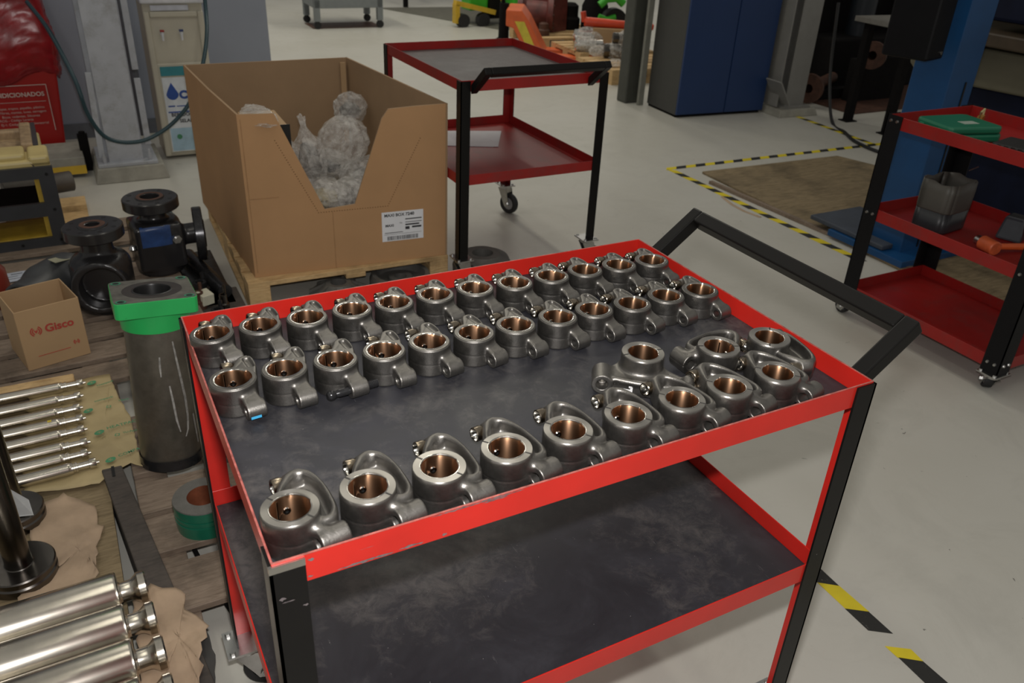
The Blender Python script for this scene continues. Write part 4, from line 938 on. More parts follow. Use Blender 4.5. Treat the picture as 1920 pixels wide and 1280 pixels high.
# orange pallet truck
pj = thing('pallet_truck', 'orange hand pallet truck with a yellow plate beyond the far red cart', 'pallet truck', (4.30, 7.62, 0), -.55)
m = MB(); m.prism([(-.02, .52), (.14, .52), (.22, .42), (.42, .07), (.34, .02), (.22, .05), (.06, .34), (-.02, .36)], -.28, .28, 0, Matrix(((1, 0, 0, 0), (0, 0, 1, 0), (0, 1, 0, 0), (0, 0, 0, 1)))); m.build('body_plate', ORANGE, pj, bev=.012)
m = MB(); m.prism([(.075, .41), (.175, .41), (.295, .17), (.215, .15)], -.286, -.279, 0, Matrix(((1, 0, 0, 0), (0, 0, 1, 0), (0, 1, 0, 0), (0, 0, 0, 1)))); m.build('yellow_plate', MAT('lemon_plate', (.68, .56, .05), .4), pj)
for y in (-.27, .11): m = MB(); m.box(.34, 1.15, y, y+.16, .03, .085); m.build('fork', ORANGE, pj, bev=.01)
m = MB(); m.cyl((-.08, -.09, .1), (-.08, -.03, .1), .1, n=24); m.cyl((-.08, .03, .1), (-.08, .09, .1), .1, n=24); m.cyl((-.08, -.12, .1), (-.08, .12, .1), .03); m.build('steering_wheel_pair', TYRE, pj)
m = MB(); m.cyl((-.06, 0, .1), (-.06, 0, .55), .06, .05); m.tube([(-.06, 0, .5), (-.14, 0, .9), (-.2, 0, 1.2)], .02); m.build('pump_and_tiller', DARK, pj)
def far_pallet(x, y, label, L=1.0, W_=.8, rz=-.1):
    t = thing('wooden_pallet', label, 'pallet', (x, y, 0), rz)
    for k in range(5): m = MB(); m.box(0, L, k*(W_-.12)/4, k*(W_-.12)/4+.12, .118, .14); m.build('deck_board', WOODN, t)
    for xx in (0, L/2-.05, L-.1):
        for yy in (0, W_/2-.06, W_-.12): m = MB(); m.box(xx, xx+.1, yy, yy+.12, .0, .1); m.build('block', WOODN, t)
        m = MB(); m.box(xx, xx+.1, 0, W_, .1, .118); m.build('stringer_board', WOODN, t)
    return t
far_pallet(4.85, 7.85, 'pine pallet carrying the dark red pump', 1.2, 1.0); far_pallet(4.78, 6.90, 'pine pallet carrying bagged silvery cylinders', .9, .75); far_pallet(4.60, 6.02, 'pine pallet beside the dark square column', .9, .7, -.05)
rp = thing('flanged_pump', 'dark red flanged pump casing on a pallet in the far background', 'pump', (5.18, 8.22, .14), .35)
m = MB(); M = Matrix.Translation((0, 0, .21)) @ Matrix.Rotation(-2.5, 4, 'Z') @ Matrix.Rotation(PI/2, 4, 'X'); m.lathe([(.05, -.02), (.20, -.02), (.20, .04), (.13, .06), (.14, .30), (.20, .34), (.20, .40), (.001, .40)], 32, 0, M); m.lathe([(.001, .0), (.05, -.02)], 20, 1, M); m.box(-.02, .26, -.02, .30, .0, .38); m.build('pump_casing', [MAT('dark_red_iron', (.13, .03, .025), .5, 0, .4, 12), DARKM], rp, bev=.01)
for i in range(10): a = 2*PI*i/10; m = MB(); q = M @ Vector((.165*math.cos(a), .165*math.sin(a), -.02)); q2 = M @ Vector((.165*math.cos(a), .165*math.sin(a), -.035)); m.cyl(q, q2, .014, n=6); m.build('flange_bolt', RUST, rp)
for i, (x, y, z, r, L, lb) in enumerate(((5.10, 7.18, .235, .085, .42, 'silvery bagged cylinder lying on the middle pallet'), (4.92, 6.96, .205, .06, .3, 'smaller silvery cylinder lying in front of the bagged one'), (5.05, 6.52, .215, .07, .4, 'silvery cylinder at the dark column'), (5.08, 6.46, .345, .055, .36, 'upper silvery cylinder stacked beside the dark column'))):
    t = thing('bagged_cylinder', lb, 'cylinder', (x, y, z), -.5); m = MB(); m.cyl((-L/2, 0, 0), (L/2, 0, 0), r, n=24, bev=.01); m.lathe([(r*1.0, -.02), (r*1.12, -.015), (r*1.12, .015), (r, .02)], 24, 0, Matrix.Rotation(PI/2, 4, 'Y')); m.build('cylinder_body', CHROME if i < 2 else POLD, t)
    vs, fs = crumple(r*1.45, 70+i, 1.5, 1, 1, .25, n=14); m = MB(); m.add([(a-.03, b_, c) for a, b_, c in vs], fs); m.build('bag_film', FILM, t)
bag_specs = [(4.90, 6.70, .19, .10, 'crumpled clear film at the edge of the middle pallet'), (5.42, 7.30, .30, .09, 'white crumpled film on top of the far pallet'), (4.72, 6.16, .18, .06, 'scrap of pinkish film on the nearest far pallet')]
for i, (x, y, z, r, lb) in enumerate(bag_specs):
    vs, fs = crumple(r, 90+i, 1.3, 1, .6, .4, n=14); m = MB(); m.add(vs, fs); tag(m.build('crumpled_film', FILM if i != 1 else PAPERW, loc=(x, y, z)), lb, 'plastic film', 'crumpled films on the far pallets')
op = thing('orange_pipe', 'long orange-red painted pipe on the far pallets', 'pipe', (5.02, 7.25, .40), -.55); m = MB(); m.cyl((0, 0, 0), (.75, 0, -.02), .05, .035, 20, bev=.01); m.cyl((0, 0, 0), (-.02, 0, .10), .03, .03, 16); m.build('pipe_body', MAT('orange_red_paint', (.62, .06, .02), .3, 0, .1), op); m = MB(); m.box(.1, .6, -.1, .1, -.26, -.05); m.build('carton_under', CARD2, op)
gp = thing('green_fork', 'bright green painted fork part in the far background', 'machine part', (5.50, 7.70, .50), -.3); m = MB(); m.tube([(0, 0, 0), (.08, 0, .07), (.2, 0, .08), (.28, 0, .02)], .045, 12); m.tube([(0, 0, -.12), (.1, 0, -.15), (.2, 0, -.12)], .03, 12); m.build('fork_body', GREENB, gp); m = MB(); m.cyl((.2, .0, -.18), (.2, .12, -.18), .15, n=28, bev=.01); m.build('black_disc', DARKM, gp); m = MB(); m.box(-.1, .4, 0, .3, -.45, -.33); m.build('support_box', DARK, gp)
for i, (x, y, z, r, h, lb, mt) in enumerate(((5.55, 8.42, .14, .13, .30, 'black round housing right of the dark red pump', DARK), (5.80, 8.25, .14, .16, .7, 'tall black drum behind the orange-red pipe', DARK), (4.98, 8.05, .14, .07, .14, 'small dark rusty part on the pump pallet', RUST), (4.62, 7.62, .0, .05, .16, 'dark brown block under the pallet truck forks', RUST))):
    t = thing('round_housing', lb, 'machine part', (x, y, z)); m = MB(); m.lathe([(.001, 0), (r, 0), (r, h*.4), (r*.8, h*.5), (r*.8, h*.9), (r*.5, h), (.001, h)], 24, 0); m.build('housing_body', mt, t)

# ================================================================== LEFT FOREGROUND: pallets and their loads
def pallet(x, y, rz, boards, Lx, label, mat=WOODP, z=.118, th=.02, blocks=()):
    t = thing('wooden_pallet', label, 'pallet', (x, y, 0), rz)
    for (y0, y1, x0, x1) in boards: m = MB(); m.box(x0, x1, y0, y1, z-th, z); m.build('deck_board', mat, t, bev=.002, seg=1)
    ys = min(b_[0] for b_ in boards), max(b_[1] for b_ in boards)
    for xx in blocks:
        m = MB(); m.box(xx, xx+.09, ys[0], ys[1], z-th-.02, z-th); m.build('stringer_board', mat, t, bev=.002, seg=1)
        for yy in (ys[0], (ys[0]+ys[1])/2-.06, ys[1]-.12): m = MB(); m.box(xx, xx+.09, yy, yy+.12, 0, z-th-.02); m.build('block', mat, t, bev=.002, seg=1)
    return t
# pallet right of the dark beam, running under the cart
pallet(-.145, .78, 0, [(-.06, .035, .0, .075), (.06, .235, -.0, .42), (.285, .43, -.0, .42), (.46, .60, 0, .42), (.65, .80, 0, .42), (.85, .97, 0, .42)], .42, 'worn grey pallet under the green ring, running beneath the big cart', z=.10, blocks=(.0, .30))
pallet(-.56, 1.98, .06, [(0, .13, 0, .80), (.17, .30, 0, .80), (.34, .47, 0, .80), (.51, .64, 0, .80), (.68, .81, 0, .80), (.85, .98, 0, .80)], .8, 'worn pallet under the printed carton and the black valve bodies', z=.105, blocks=(.02, .33, .64))
pallet(-.70, 3.0, .02, [(0, .14, 0, .95), (.2, .34, 0, .95), (.42, .56, 0, .95), (.62, .76, 0, .9)], .95, 'old pallet carrying the cream housing at the left', mat=WOODP, z=.05, th=.02, blocks=())
# low platform with plywood: rods and shafts lie here
pf = thing('plywood_platform', 'oily plywood platform carrying the polished rods and shafts', 'platform', (-1.3, .30, 0))
m = MB(); m.box(0, 1.09, 0, 1.68, .085, .10); m.build('plywood_sheet', PLY, pf, bev=.002)
for x in (.05, .5, .95): m = MB(); m.box(x, x+.08, 0, 1.68, 0, .085); m.build('bearer', WOODP, pf)
bm = thing('timber_beam', 'dark squared timber lying along the edge of the plywood platform', 'timber', (-.185, 1.46, 0), 0)
m = MB(); m.prism([(-.038, .0), (.016, .0), (.135, -1.0), (.065, -1.0)], 0, .125); m.build('beam_body', WOODD, bm, bev=.004)
m = MB(); m.box(-.012, -.004, -.05, .0, .1265, .1275); m.build('dark_rag', DARKM, bm)
m = MB(); m.tube([(-.09, 1.46, .05), (-.055, 1.25, .05), (-.02, 1.0, .05), (.03, .75, .05)], .006, 8); tag(m.build('black_bar', DARK), 'thin black bar on the floor between the timber and the worn grey pallet', 'bar')
# printed brown paper under the rods
def paper(name, pts, z, mat, label, amp=.006, seed=1, jag=.002):
    rs = random.Random(seed); x0 = min(p[0] for p in pts); x1 = max(p[0] for p in pts); y0 = min(p[1] for p in pts); y1 = max(p[1] for p in pts)
    def inside(x, y):
        c = False
        for i in range(len(pts)):
            a, b_ = pts[i], pts[i-1]
            if (a[1] > y) != (b_[1] > y) and x < (b_[0]-a[0])*(y-a[1])/(b_[1]-a[1])+a[0]: c = not c
        return c
    cx, cy = sum(p[0] for p in pts)/len(pts), sum(p[1] for p in pts)/len(pts)
    ring = []; n = len(pts)
    for i in range(n):
        a, b_ = pts[i], pts[(i+1) % n]; k = max(1, int(math.dist(a, b_)/.02))
        for j in range(k): t = j/k; ring.append((a[0]+(b_[0]-a[0])*t+rs.uniform(-jag, jag), a[1]+(b_[1]-a[1])*t+rs.uniform(-jag, jag)))
    vs = []; fs = []; K = 12; N = len(ring)
    for q in range(K+1):
        s_ = q/K
        for (x, y) in ring:
            X, Y = cx+(x-cx)*s_, cy+(y-cy)*s_
            h = amp*(.6*math.sin(X*38+Y*9+seed)+.5*math.sin(Y*61-X*17+seed*2)+.5*abs(math.sin(X*83+Y*47))+.4*abs(math.sin(Y*97-X*71+seed)))
            vs.append((X, Y, z+amp+h*(.6+.4*s_)))
    for q in range(K):
        for i in range(N): fs.append((q*N+i, (q+1)*N+i, (q+1)*N+(i+1) % N, q*N+(i+1) % N))
    m = MB(); m.add(vs, fs, 0, True); o = m.build(name, mat); sd = o.modifiers.new('solid', 'SOLIDIFY'); sd.thickness = .0006; tag(o, label, 'paper'); return o
wp = paper('wrapping_paper', [(-.40, 2.02), (-.158, 2.03), (-.146, 1.88), (-.122, 1.74), (-.118, 1.60), (-.116, 1.44), (-.145, 1.475), (-.18, 1.46), (-.232, 1.412), (-.42, 1.44)], .108, PAPERB, 'brown wrapping paper printed in green, under the ends of the thin polished rods', .004, 4)
def gprint(s, x, y, size, a): text_obj('lettering', s, size, INKG, wp, (x, y, .1235), (0, 0, a), .0001, .0002)
for (x, y) in ((-.215, 1.975), (-.214, 1.66), (-.195, 1.50), (-.236, 1.80)):
    m = MB(); M = Matrix.Translation((x, y, .1228)) @ Matrix.Rotation(.5, 4, 'Z') @ Matrix.Diagonal((.95, .7, 1, 1)); m.lathe([(.0001, .0012), (.016, .0010)], 24, 0, M, smooth=False); m.build('round_mark', INKG, wp)
    m = MB(); m.box(x-.006, x+.006, y-.0008, y+.0008, .1240, .1245); m.box(x-.0008, x+.0008, y-.006, y+.006, .1240, .1245); m.build('cross_mark', PAPERB, wp)
for (x, y) in ((-.176, 1.80), (-.166, 1.625)):
    m = MB(); M = Matrix.Translation((x, y, .1228)) @ Matrix.Rotation(.6, 4, 'Z'); m.lathe([(.006, .001), (.0095, .001)], 4, 0, M, smooth=False); m.build('diamond_mark', INKG, wp)
gprint('HEATPACK', -.192, 1.668, .020, .10); gprint('COMPACK', -.172, 1.505, .018, .25); gprint('compack', -.215, 1.845, .016, .15); gprint('Heatk', -.145, 1.82, .013, .0); gprint('TU-Pack', -.150, 1.625, .012, .0); gprint('Heatpack', -.20, 1.945, .014, .25)
m = MB(); m.box(-1.3, -.265, 2.0, 2.045, .10, .135); tag(m.build('wood_batten', WOODN, rot=(0, 0, .0), bev=.003, seg=1), 'fresh wooden batten behind the row of thin polished rods', 'batten')
for xx in (-1.1, -.45): m = MB(); m.box(xx, xx+.06, .35, .97, .10, .110); m.build('packing_strip', WOODD, pf)
m = MB(); m.box(-1.25, -.38, 1.405, 1.44, .10, .118); m.build('packing_strip', WOODD, pf)
# eight thin rods
rods = [(161, 715), (149, 738), (145.5, 760), (153, 781), (155, 802), (161.5, 826), (162, 846), (181.6, 866)]
rods = [(-.232, 1.972, 1), (-.243, 1.890, 0), (-.249, 1.816, 0), (-.244, 1.748, 0), (-.244, 1.682, 0), (-.240, 1.608, 0), (-.242, 1.549, 0), (-.224, 1.492, 1)]
rr = .0180; zr = .12
r0 = thing('polished_rod', 'x', 'rod')
M = Matrix.Rotation(-PI/2, 4, 'Y')
prof = [(.0001, 0), (.0050, .0005), (.0055, .008), (.0145, .0085), (.0155, .0100), (.0155, .026), (.0115, .0275), (.0115, .056), (.0155, .0572), (.0155, .062), (.0140, .063), (.0140, .068), (.0165, .0692), (.0165, .078), (rr-.0008, .079), (rr, .081), (rr, 1.10), (.0001, 1.10)]
m = MB(); m.lathe(prof, 40, 0, M); o = m.build('rod_body', POLX, r0)

for i, (x, y, big) in enumerate(rods):
    o = r0 if i == 0 else copy_tree(r0)
    o.location = (x, y, .1135+rr); o.rotation_euler.z = .035+.006*((i*7) % 5-2)
    o['label'] = 'thin polished steel rod, %s of eight by the brown paper' % (['farthest', 'second farthest', 'third farthest', 'fourth farthest', 'fourth nearest', 'third nearest', 'second nearest', 'nearest'][i])
    o['group'] = 'thin polished rods in a row'
    if i == 3: o['label'] = 'thin polished steel rod with a small yellow paint mark, fourth farthest of the eight'; m = MB(); m.box(-.105, -.094, -.006, .003, rr-.0025, rr+.0003); m.build('paint_mark', MAT('yellow_marker', (.65, .5, .05), .5), o)
# four thick shafts
sh = thing('thick_shaft', 'x', 'shaft'); R_ = .053
prof = [(.0001, 0), (.034, .0), (.0375, .0035), (.0375, .018), (.033, .022), (.0270, .030), (.0250, .036), (.0250, .056), (.028, .060), (R_-.004, .0605), (R_-.001, .063), (R_-.001, .068), (R_, .070), (R_, 1.1), (.0001, 1.1)]
m = MB(); m.lathe(prof, 72, 0, M); o = m.build('shaft_body', POLX, sh)
SHP = [(-.153, .893), (-.146, .783), (-.140, .673), (-.136, .563)]
for i, (x, y) in enumerate(SHP):
    o = sh if i == 0 else copy_tree(sh); o.location = (x-.005, y, .110+R_); o.rotation_euler.z = .035
    o['label'] = 'thick polished shaft with a necked end, %s of the four shafts' % ['farthest', 'second farthest', 'third farthest', 'nearest'][i]; o['group'] = 'thick polished shafts'
# flanged upright shafts at the left edge
for i, (x, y, rd, rs_, zz) in enumerate(((-.442, 1.345, .074, .030, .135), (-.427, 1.115, .080, .030, .150))):
    t = thing('flanged_shaft', ['dark flanged shaft standing upright beside the thin rods, paper tag on it', 'dark flanged shaft standing upright in front of the other one, nearer the thick shafts'][i], 'flanged shaft', (x, y, .10), group='upright flanged shafts')
    m = MB(); m.lathe([(.001, 0), (rd*.93, 0), (rd, .006), (rd, .026), (rd*.95, .030), (rd*.95, .034), (rd, .037), (rd, .047), (rd-.003, .05), (.0335, .05), (.0315, .052), (.0305, .060), (rs_, .065), (rs_, .42), (.001, .42)], 56); o = m.build('shaft_and_disc', POLD, t)
    if i == 0: m = MB(); m.add([(.0, -.045, .052), (.050, -.058, .052), (.045, -.032, .085), (.005, -.030, .14), (.0, -.046, .0535), (.050, -.059, .0535), (.046, -.033, .0865), (.006, -.031, .1415)], [(3, 2, 1, 0), (4, 5, 6, 7), (0, 1, 5, 4), (1, 2, 6, 5), (2, 3, 7, 6), (3, 0, 4, 7)]); m.build('paper_tag', MAT('grey_tag_paper', (.42, .43, .43), .6), t)
paper('kraft_paper', [(-.40, 1.36), (-.325, 1.40), (-.255, 1.335), (-.245, 1.24), (-.238, 1.22), (-.25, 1.16), (-.262, 1.12), (-.258, 1.07), (-.275, 1.02), (-.30, .975), (-.36, .955), (-.44, .96)], .102, PAPERK, 'torn crumpled kraft paper beside the upright flanged shafts', .007, 9, .0075)
paper('kraft_paper', [(-.20, .90), (-.155, .925), (-.12, .90), (-.088, .87), (-.085, .80), (-.055, .74), (-.06, .70), (-.08, .64), (-.09, .56), (-.12, .50), (-.20, .52)], .122, PAPERK, 'torn crumpled kraft paper under the ends of the thick shafts', .007, 17, .0075)
paper('dark_sheet', [(-.10, .76), (-.055, .74), (-.05, .66), (-.075, .54), (-.14, .50)], .112, MAT('dark_sheet', (.04, .038, .036), .6), 'dark ragged sheet beside the torn kraft paper at the lower left', .003, 21)
# steel liner with green flange
gl = thing('cylinder_liner', 'steel cylinder with square green flange on top, leaning beside the cart', 'cylinder', (-.030, 1.475, .10), rot=(-.115, .062, 0))
m = MB(); m.lathe([(.066, 0), (.082, 0), (.086, .02), (.086, .43), (.070, .43)], 56); m.build('liner_tube', cast('scuffed_steel_tube', (.16, .145, .12), rough=.38, metal=.7, b=.2, bs=60), gl)
m = MB(); m.lathe([(.0905, .43), (.0925, .455), (.0925, .485)], 56); m.build('green_collar', GREEN, gl)
def sq(r, c, n=6):
    out = []
    for k, (sx, sy) in enumerate(((1, 1), (-1, 1), (-1, -1), (1, -1))):
        for j in range(n+1): a = (k*PI/2)+j/n*PI/2; out.append((sx*(r-c)+c*math.cos(a), sy*(r-c)+c*math.sin(a)))
    return out
def plate_hole(r, c, rh, z0, z1, mi_top=0, mi_side=1, mi_in=2):
    o = []
    for k in range(96): an = 2*PI*(k+.5)/96; q_ = (abs(math.cos(an))**16+abs(math.sin(an))**16)**(-1/16); o.append((r*q_*math.cos(an), r*q_*math.sin(an)))
    N = len(o); vs = []
    for k in range(N):
        a = math.atan2(o[k][1], o[k][0]); h = (rh*math.cos(a), rh*math.sin(a)); vs += [(*o[k], z0), (*o[k], z1), (*h, z1), (*h, z0)]
    q = MB()
    for k in range(N):
        j = (k+1) % N; q.add([], []); b0 = k*4; b1 = j*4
    q.v = [Vector(v) for v in vs]
    for k in range(N):
        j = (k+1) % N; a, b_ = k*4, j*4
        for f, mi in (((a, b_, b_+1, a+1), mi_side), ((a+1, b_+1, b_+2, a+2), mi_top), ((a+2, b_+2, b_+3, a+3), mi_in), ((a+3, b_+3, b_, a), mi_side)): q.f.append(list(f)); q.m.append(mi); q.sm.append(False)
    return q
FTOP = MAT('machined_flange_top', (.20, .19, .16), .35, .6, .35, 30)
plate_hole(.106, .02, .048, .485, .53).build('square_flange', [FTOP, GREEN, DARKM], gl, bev=.0015, seg=1)
m = MB(); m.lathe([(.050, .5302), (.062, .5302), (.078, .5302)], 48, 0, smooth=False); m.build('dark_recess', cast('oily_recess', (.06, .05, .045), .4, .5), gl)
m = MB(); m.lathe([(.046, .38), (.047, .527), (.0485, .5315), (.052, .5315), (.0535, .5305)], 48); m.build('bore_ring', MAT('blackened_bore', (.03, .03, .03), .35, .5), gl)
for sx, sy in ((1, 1), (-1, 1), (-1, -1), (1, -1)): m = MB(); m.lathe([(.001, .5304), (.009, .5304)], 20, 1, Matrix.Translation((sx*.086, sy*.086, 0)), smooth=False); m.lathe([(.009, .5306), (.014, .5306)], 20, 0, Matrix.Translation((sx*.086, sy*.086, 0)), smooth=False); m.build('bolt_hole', [MAT('green_spot', (.03, .22, .12), .5), DARKM], gl)
CHALK = MAT('white_scuff', (.30, .29, .27), .8, 0, .4, 60)
def scuff(pts, w_):
    m = MB(); n = len(pts); vs = []
    for i, (a, z) in enumerate(pts):
        w2 = w_*(.35+.65*math.sin(PI*(i+.6)/n)); vs += [(.0866*math.cos(a-w2), .0866*math.sin(a-w2), z), (.0866*math.cos(a+w2), .0866*math.sin(a+w2), z)]
    m.add(vs, [(2*i, 2*i+1, 2*i+3, 2*i+2) for i in range(n-1)]); m.build('chalky_scuff', CHALK, gl)
D0 = -1.57
scuff([(D0+.35, .40), (D0+.42, .34), (D0+.5, .28), (D0+.58, .22), (D0+.60, .16), (D0+.55, .12), (D0+.45, .10)], .045)
scuff([(D0+.10, .27), (D0+.15, .22), (D0+.2, .16), (D0+.28, .12)], .035); scuff([(D0+.85, .16), (D0+.92, .11), (D0+.98, .06)], .05); scuff([(D0-.1, .36), (D0-.12, .33), (D0-.12, .30)], .03)
m = MB(); m.lathe([(.089, -.002), (.089, .03)], 56); m.build('tarry_foot', STEELD, gl)
# green ring with copper bore
gr = thing('green_ring', 'thick dark green ring with grey face and brown bore on the worn pallet', 'ring', (.014, 1.14, .10), rot=(0, 0, 0))
m = MB(); m.lathe([(.077, 0), (.079, .037), (.075, .038), (.075, .042), (.079, .043), (.079, .054), (.075, .055), (.075, .058), (.079, .059), (.079, .086)], 56, 0); m.build('ring_body', GREEND, gr); m = MB(); m.lathe([(.079, .086), (.078, .089), (.042, .089)], 56, 0, smooth=False); m.build('ring_face', CASTG, gr); m = MB(); m.lathe([(.042, .089), (.040, .0)], 40); m.build('ring_bore', MAGEN, gr)
# tall dark bar leaning behind the cart's left leg
m = MB(); m.tube([(.06, 1.42, .1), (.055, 1.18, .17), (.05, .98, .24)], .012, 12); tag(m.build('black_hose', CABLE), 'black hose end resting between the steel cylinder and the cart leg', 'hose')
# printed carton
gx = thing('cardboard_carton', 'open brown carton with red printed lettering on the worn pallet', 'carton', (-.402, 2.17, .106), .26)
CW, CDp, CH, t_ = .205, .20, .225, .004
for nm, (x0, x1, y0, y1) in (('front_wall', (0, CW, 0, t_)), ('back_wall', (0, CW, CDp-t_, CDp)), ('side_wall', (0, t_, t_, CDp-t_)), ('side_wall', (CW-t_, CW, t_, CDp-t_))):
    m = MB(); m.box(x0, x1, y0, y1, 0, CH); m.build(nm, CARD2, gx, bev=.001, seg=1)
m = MB(); m.box(t_, CW-t_, t_, CDp-t_, .0, .004); m.build('bottom', CARD2, gx)
text_obj('lettering', 'Gisco', .040, INKR, gx, (.080, -.0012, .128), (PI/2, 0, 0), .0003, .0012)
def logo(x, z, s_):
    m = MB(); Mx = Matrix(((1, 0, 0, 0), (0, 0, 1, 0), (0, 1, 0, 0), (0, 0, 0, 1)))
    for sx in (-1, 1):
        for r0_, r1_ in ((.55, .78), (.92, 1.15)):
            for k in range(8):
                a0, a1 = math.radians(-60+k*15), math.radians(-60+(k+1)*15)
                q = [(x+sx*s_*(r*math.cos(a)), z+s_*r*math.sin(a)) for r, a in ((r0_, a0), (r1_, a0), (r1_, a1), (r0_, a1))]
                m.prism(q if sx > 0 else q[::-1], -.0012, -.0002, 0, Mx)
        m.prism([(x, z-s_*.5), (x+sx*s_*.35, z+s_*.1), (x+sx*s_*.2, z+s_*.35), (x, z)][::sx], -.0012, -.0002, 0, Mx)
    m.build('red_emblem', INKR, gx)
logo(.052, .140, .0165); logo(.168, .062, .009)
m = MB(); m.box(.040, .145, -.001, 0, .0445, .0465); m.build('print_line', INKR, gx)
# black valve bodies
def flange(m, M, R_, t, rb, nb=8, mi=0, rbolt=.011, rface=None):
    m.lathe([(rb, 0), (R_-.004, 0), (R_, .004), (R_, t-.004), (R_-.004, t), (R_*.52, t), (R_*.50, t+.004), (rb+.004, t+.004), (rb, t+.001), (rb, 0)], 48, mi, M)
def holes(M, Rc, n_, z, r=.009):
    m = MB()
    for k in range(n_): a = 2*PI*(k+.3)/n_; m.lathe([(.0005, z), (r, z)], 14, 0, M @ Matrix.Translation((Rc*math.cos(a), Rc*math.sin(a), 0)), smooth=False)
    return m
VB = chipped('oily_black_paint', (.022, .021, .022), chip=(.10, .07, .05), thr=.70, scale=20, rough=.24, metal_chip=.2)
def P_(x, y, z): return Matrix.Translation((x, y, z))
def f_v1(P):
    d = d_cyl(P, (0, 0, .0), (0, 0, .24), .098, .02); d = smin(d, d_box(P, (0, 0, .135), (.098, .095, .10), rz=.1, rnd=.015), .015)
    d = smin(d, d_cyl(P, (0, 0, .2), (0, 0, .31), .052, .003), .02); d = smin(d, d_cyl(P, (.05, 0, .15), (.17, -.02, .16), .045, .003), .02)
    return d
v1 = thing('valve_body', 'black flanged valve body with blue paint and a second flange on its right', 'valve', (.125, 2.90, .10), 0)
blue_fn = lambda c: ((c[:, 1] < -.05) & (c[:, 2] > .15) & (c[:, 2] < .235) & (c[:, 0] < .055) & (c[:, 0] > -.07)).astype(int)
mobj('body', sdf_mesh('valve_casting', f_v1, (-.13, -.13, -.01), (.19, .13, .33), .006, [VB, MAT('blue_smeared_paint', (.02, .055, .17), .35, 0, .3, 25)], blue_fn), v1)
m = MB(); flange(m, P_(0, 0, .29), .112, .045, .038); m.build('top_flange', VB, v1); holes(P_(0, 0, 0), .088, 8, .3352).build('bolt_holes', DARKM, v1); m = MB(); m.lathe([(.0001, .30), (.038, .30)], 24, smooth=False); m.build('bore', DARKM, v1); m = MB(); m.lathe([(.040, .3395), (.054, .3395)], 32, smooth=False); m.build('seal_face', RUST, v1)
MF = P_(.155, -.012, .150) @ Matrix.Rotation(PI/2, 4, 'Y') @ Matrix.Rotation(.1, 4, 'X')
m = MB(); flange(m, MF, .118, .040, .034); m.build('side_flange', STEELD, v1)
m = MB(); m.cyl((.068, -.090, .175), (.072, -.116, .175), .019, n=6); m.cyl((.072, -.116, .175), (.073, -.124, .175), .012, n=16); m.build('plug', ZINC, v1)
m = MB(); m.lathe([(.001, 0), (.012, .002), (.017, .012), (.012, .024), (.001, .027)], 20, 0, P_(-.104, -.07, .13)); m.build('grease_fitting', ZINC, v1)
def f_v2(P):
    d = d_cyl(P, (0, 0, .0), (0, 0, .235), .112, .045); d = smin(d, d_cyl(P, (0, 0, .18), (0, 0, .33), .058, .003), .03)
    d = smin(d, d_cyl(P, (0, 0, .12), (-.02, -.125, .14), .100, .006), .02)
    d = smax(d, -d_cyl(P, (0, -.03, .125), (-.03, -.25, .155), .078, .003), .006); return d
v2 = thing('valve_body', 'black flanged valve body with a large open bore facing forwards', 'valve', (-.112, 2.60, .10), 0)
mobj('body', sdf_mesh('valve_casting', f_v2, (-.15, -.17, -.01), (.15, .13, .35), .005, VB), v2)
m = MB(); flange(m, P_(0, 0, .305), .108, .045, .026); m.build('top_flange', VB, v2); holes(P_(0, 0, 0), .084, 8, .3502).build('bolt_holes', DARKM, v2); m = MB(); m.lathe([(.0001, .32), (.026, .32)], 24, smooth=False); m.build('bore', DARKM, v2); m = MB(); m.lathe([(.028, .3545), (.046, .3545)], 32, smooth=False); m.build('seal_face', RUST, v2)
v3 = thing('valve_body', 'dull grey rounded valve part with a paper label, left of the black valves', 'valve', (-.30, 2.72, .10), .4)
def f_v3(P):
    d = d_cap(P, (.06, 0, .10), (-.02, 0, .09), .095, .085); d = smin(d, d_cyl(P, (-.02, -.02, .08), (-.15, -.10, .08), .085, .008), .03); return smax(d, -d_cyl(P, (-.08, -.05, .08), (-.3, -.19, .08), .068, .003), .004)
mobj('body', sdf_mesh('valve_casting', f_v3, (-.25, -.22, -.03), (.18, .13, .22), .006, MAT('dull_grey_paint', (.035, .037, .040), .45, 0, .15, 10)), v3)
m = MB(); m.box(-.02, .045, -.045, .0, .192, .1935); m.build('paper_label', MAT('yellowed_label', (.30, .29, .20), .6), v3, rot=(.08, .10, .2))
rd = thing('red_casting', 'rounded red painted part cut off by the left picture edge', 'casting', (-.545, 2.80, .10)); m = MB(); m.lathe([(.001, 0), (.09, .0), (.10, .05), (.095, .14), (.06, .19), (.001, .20)], 32); m.build('casting_body', chipped('dull_red_paint', (.22, .03, .02), thr=.75), rd)
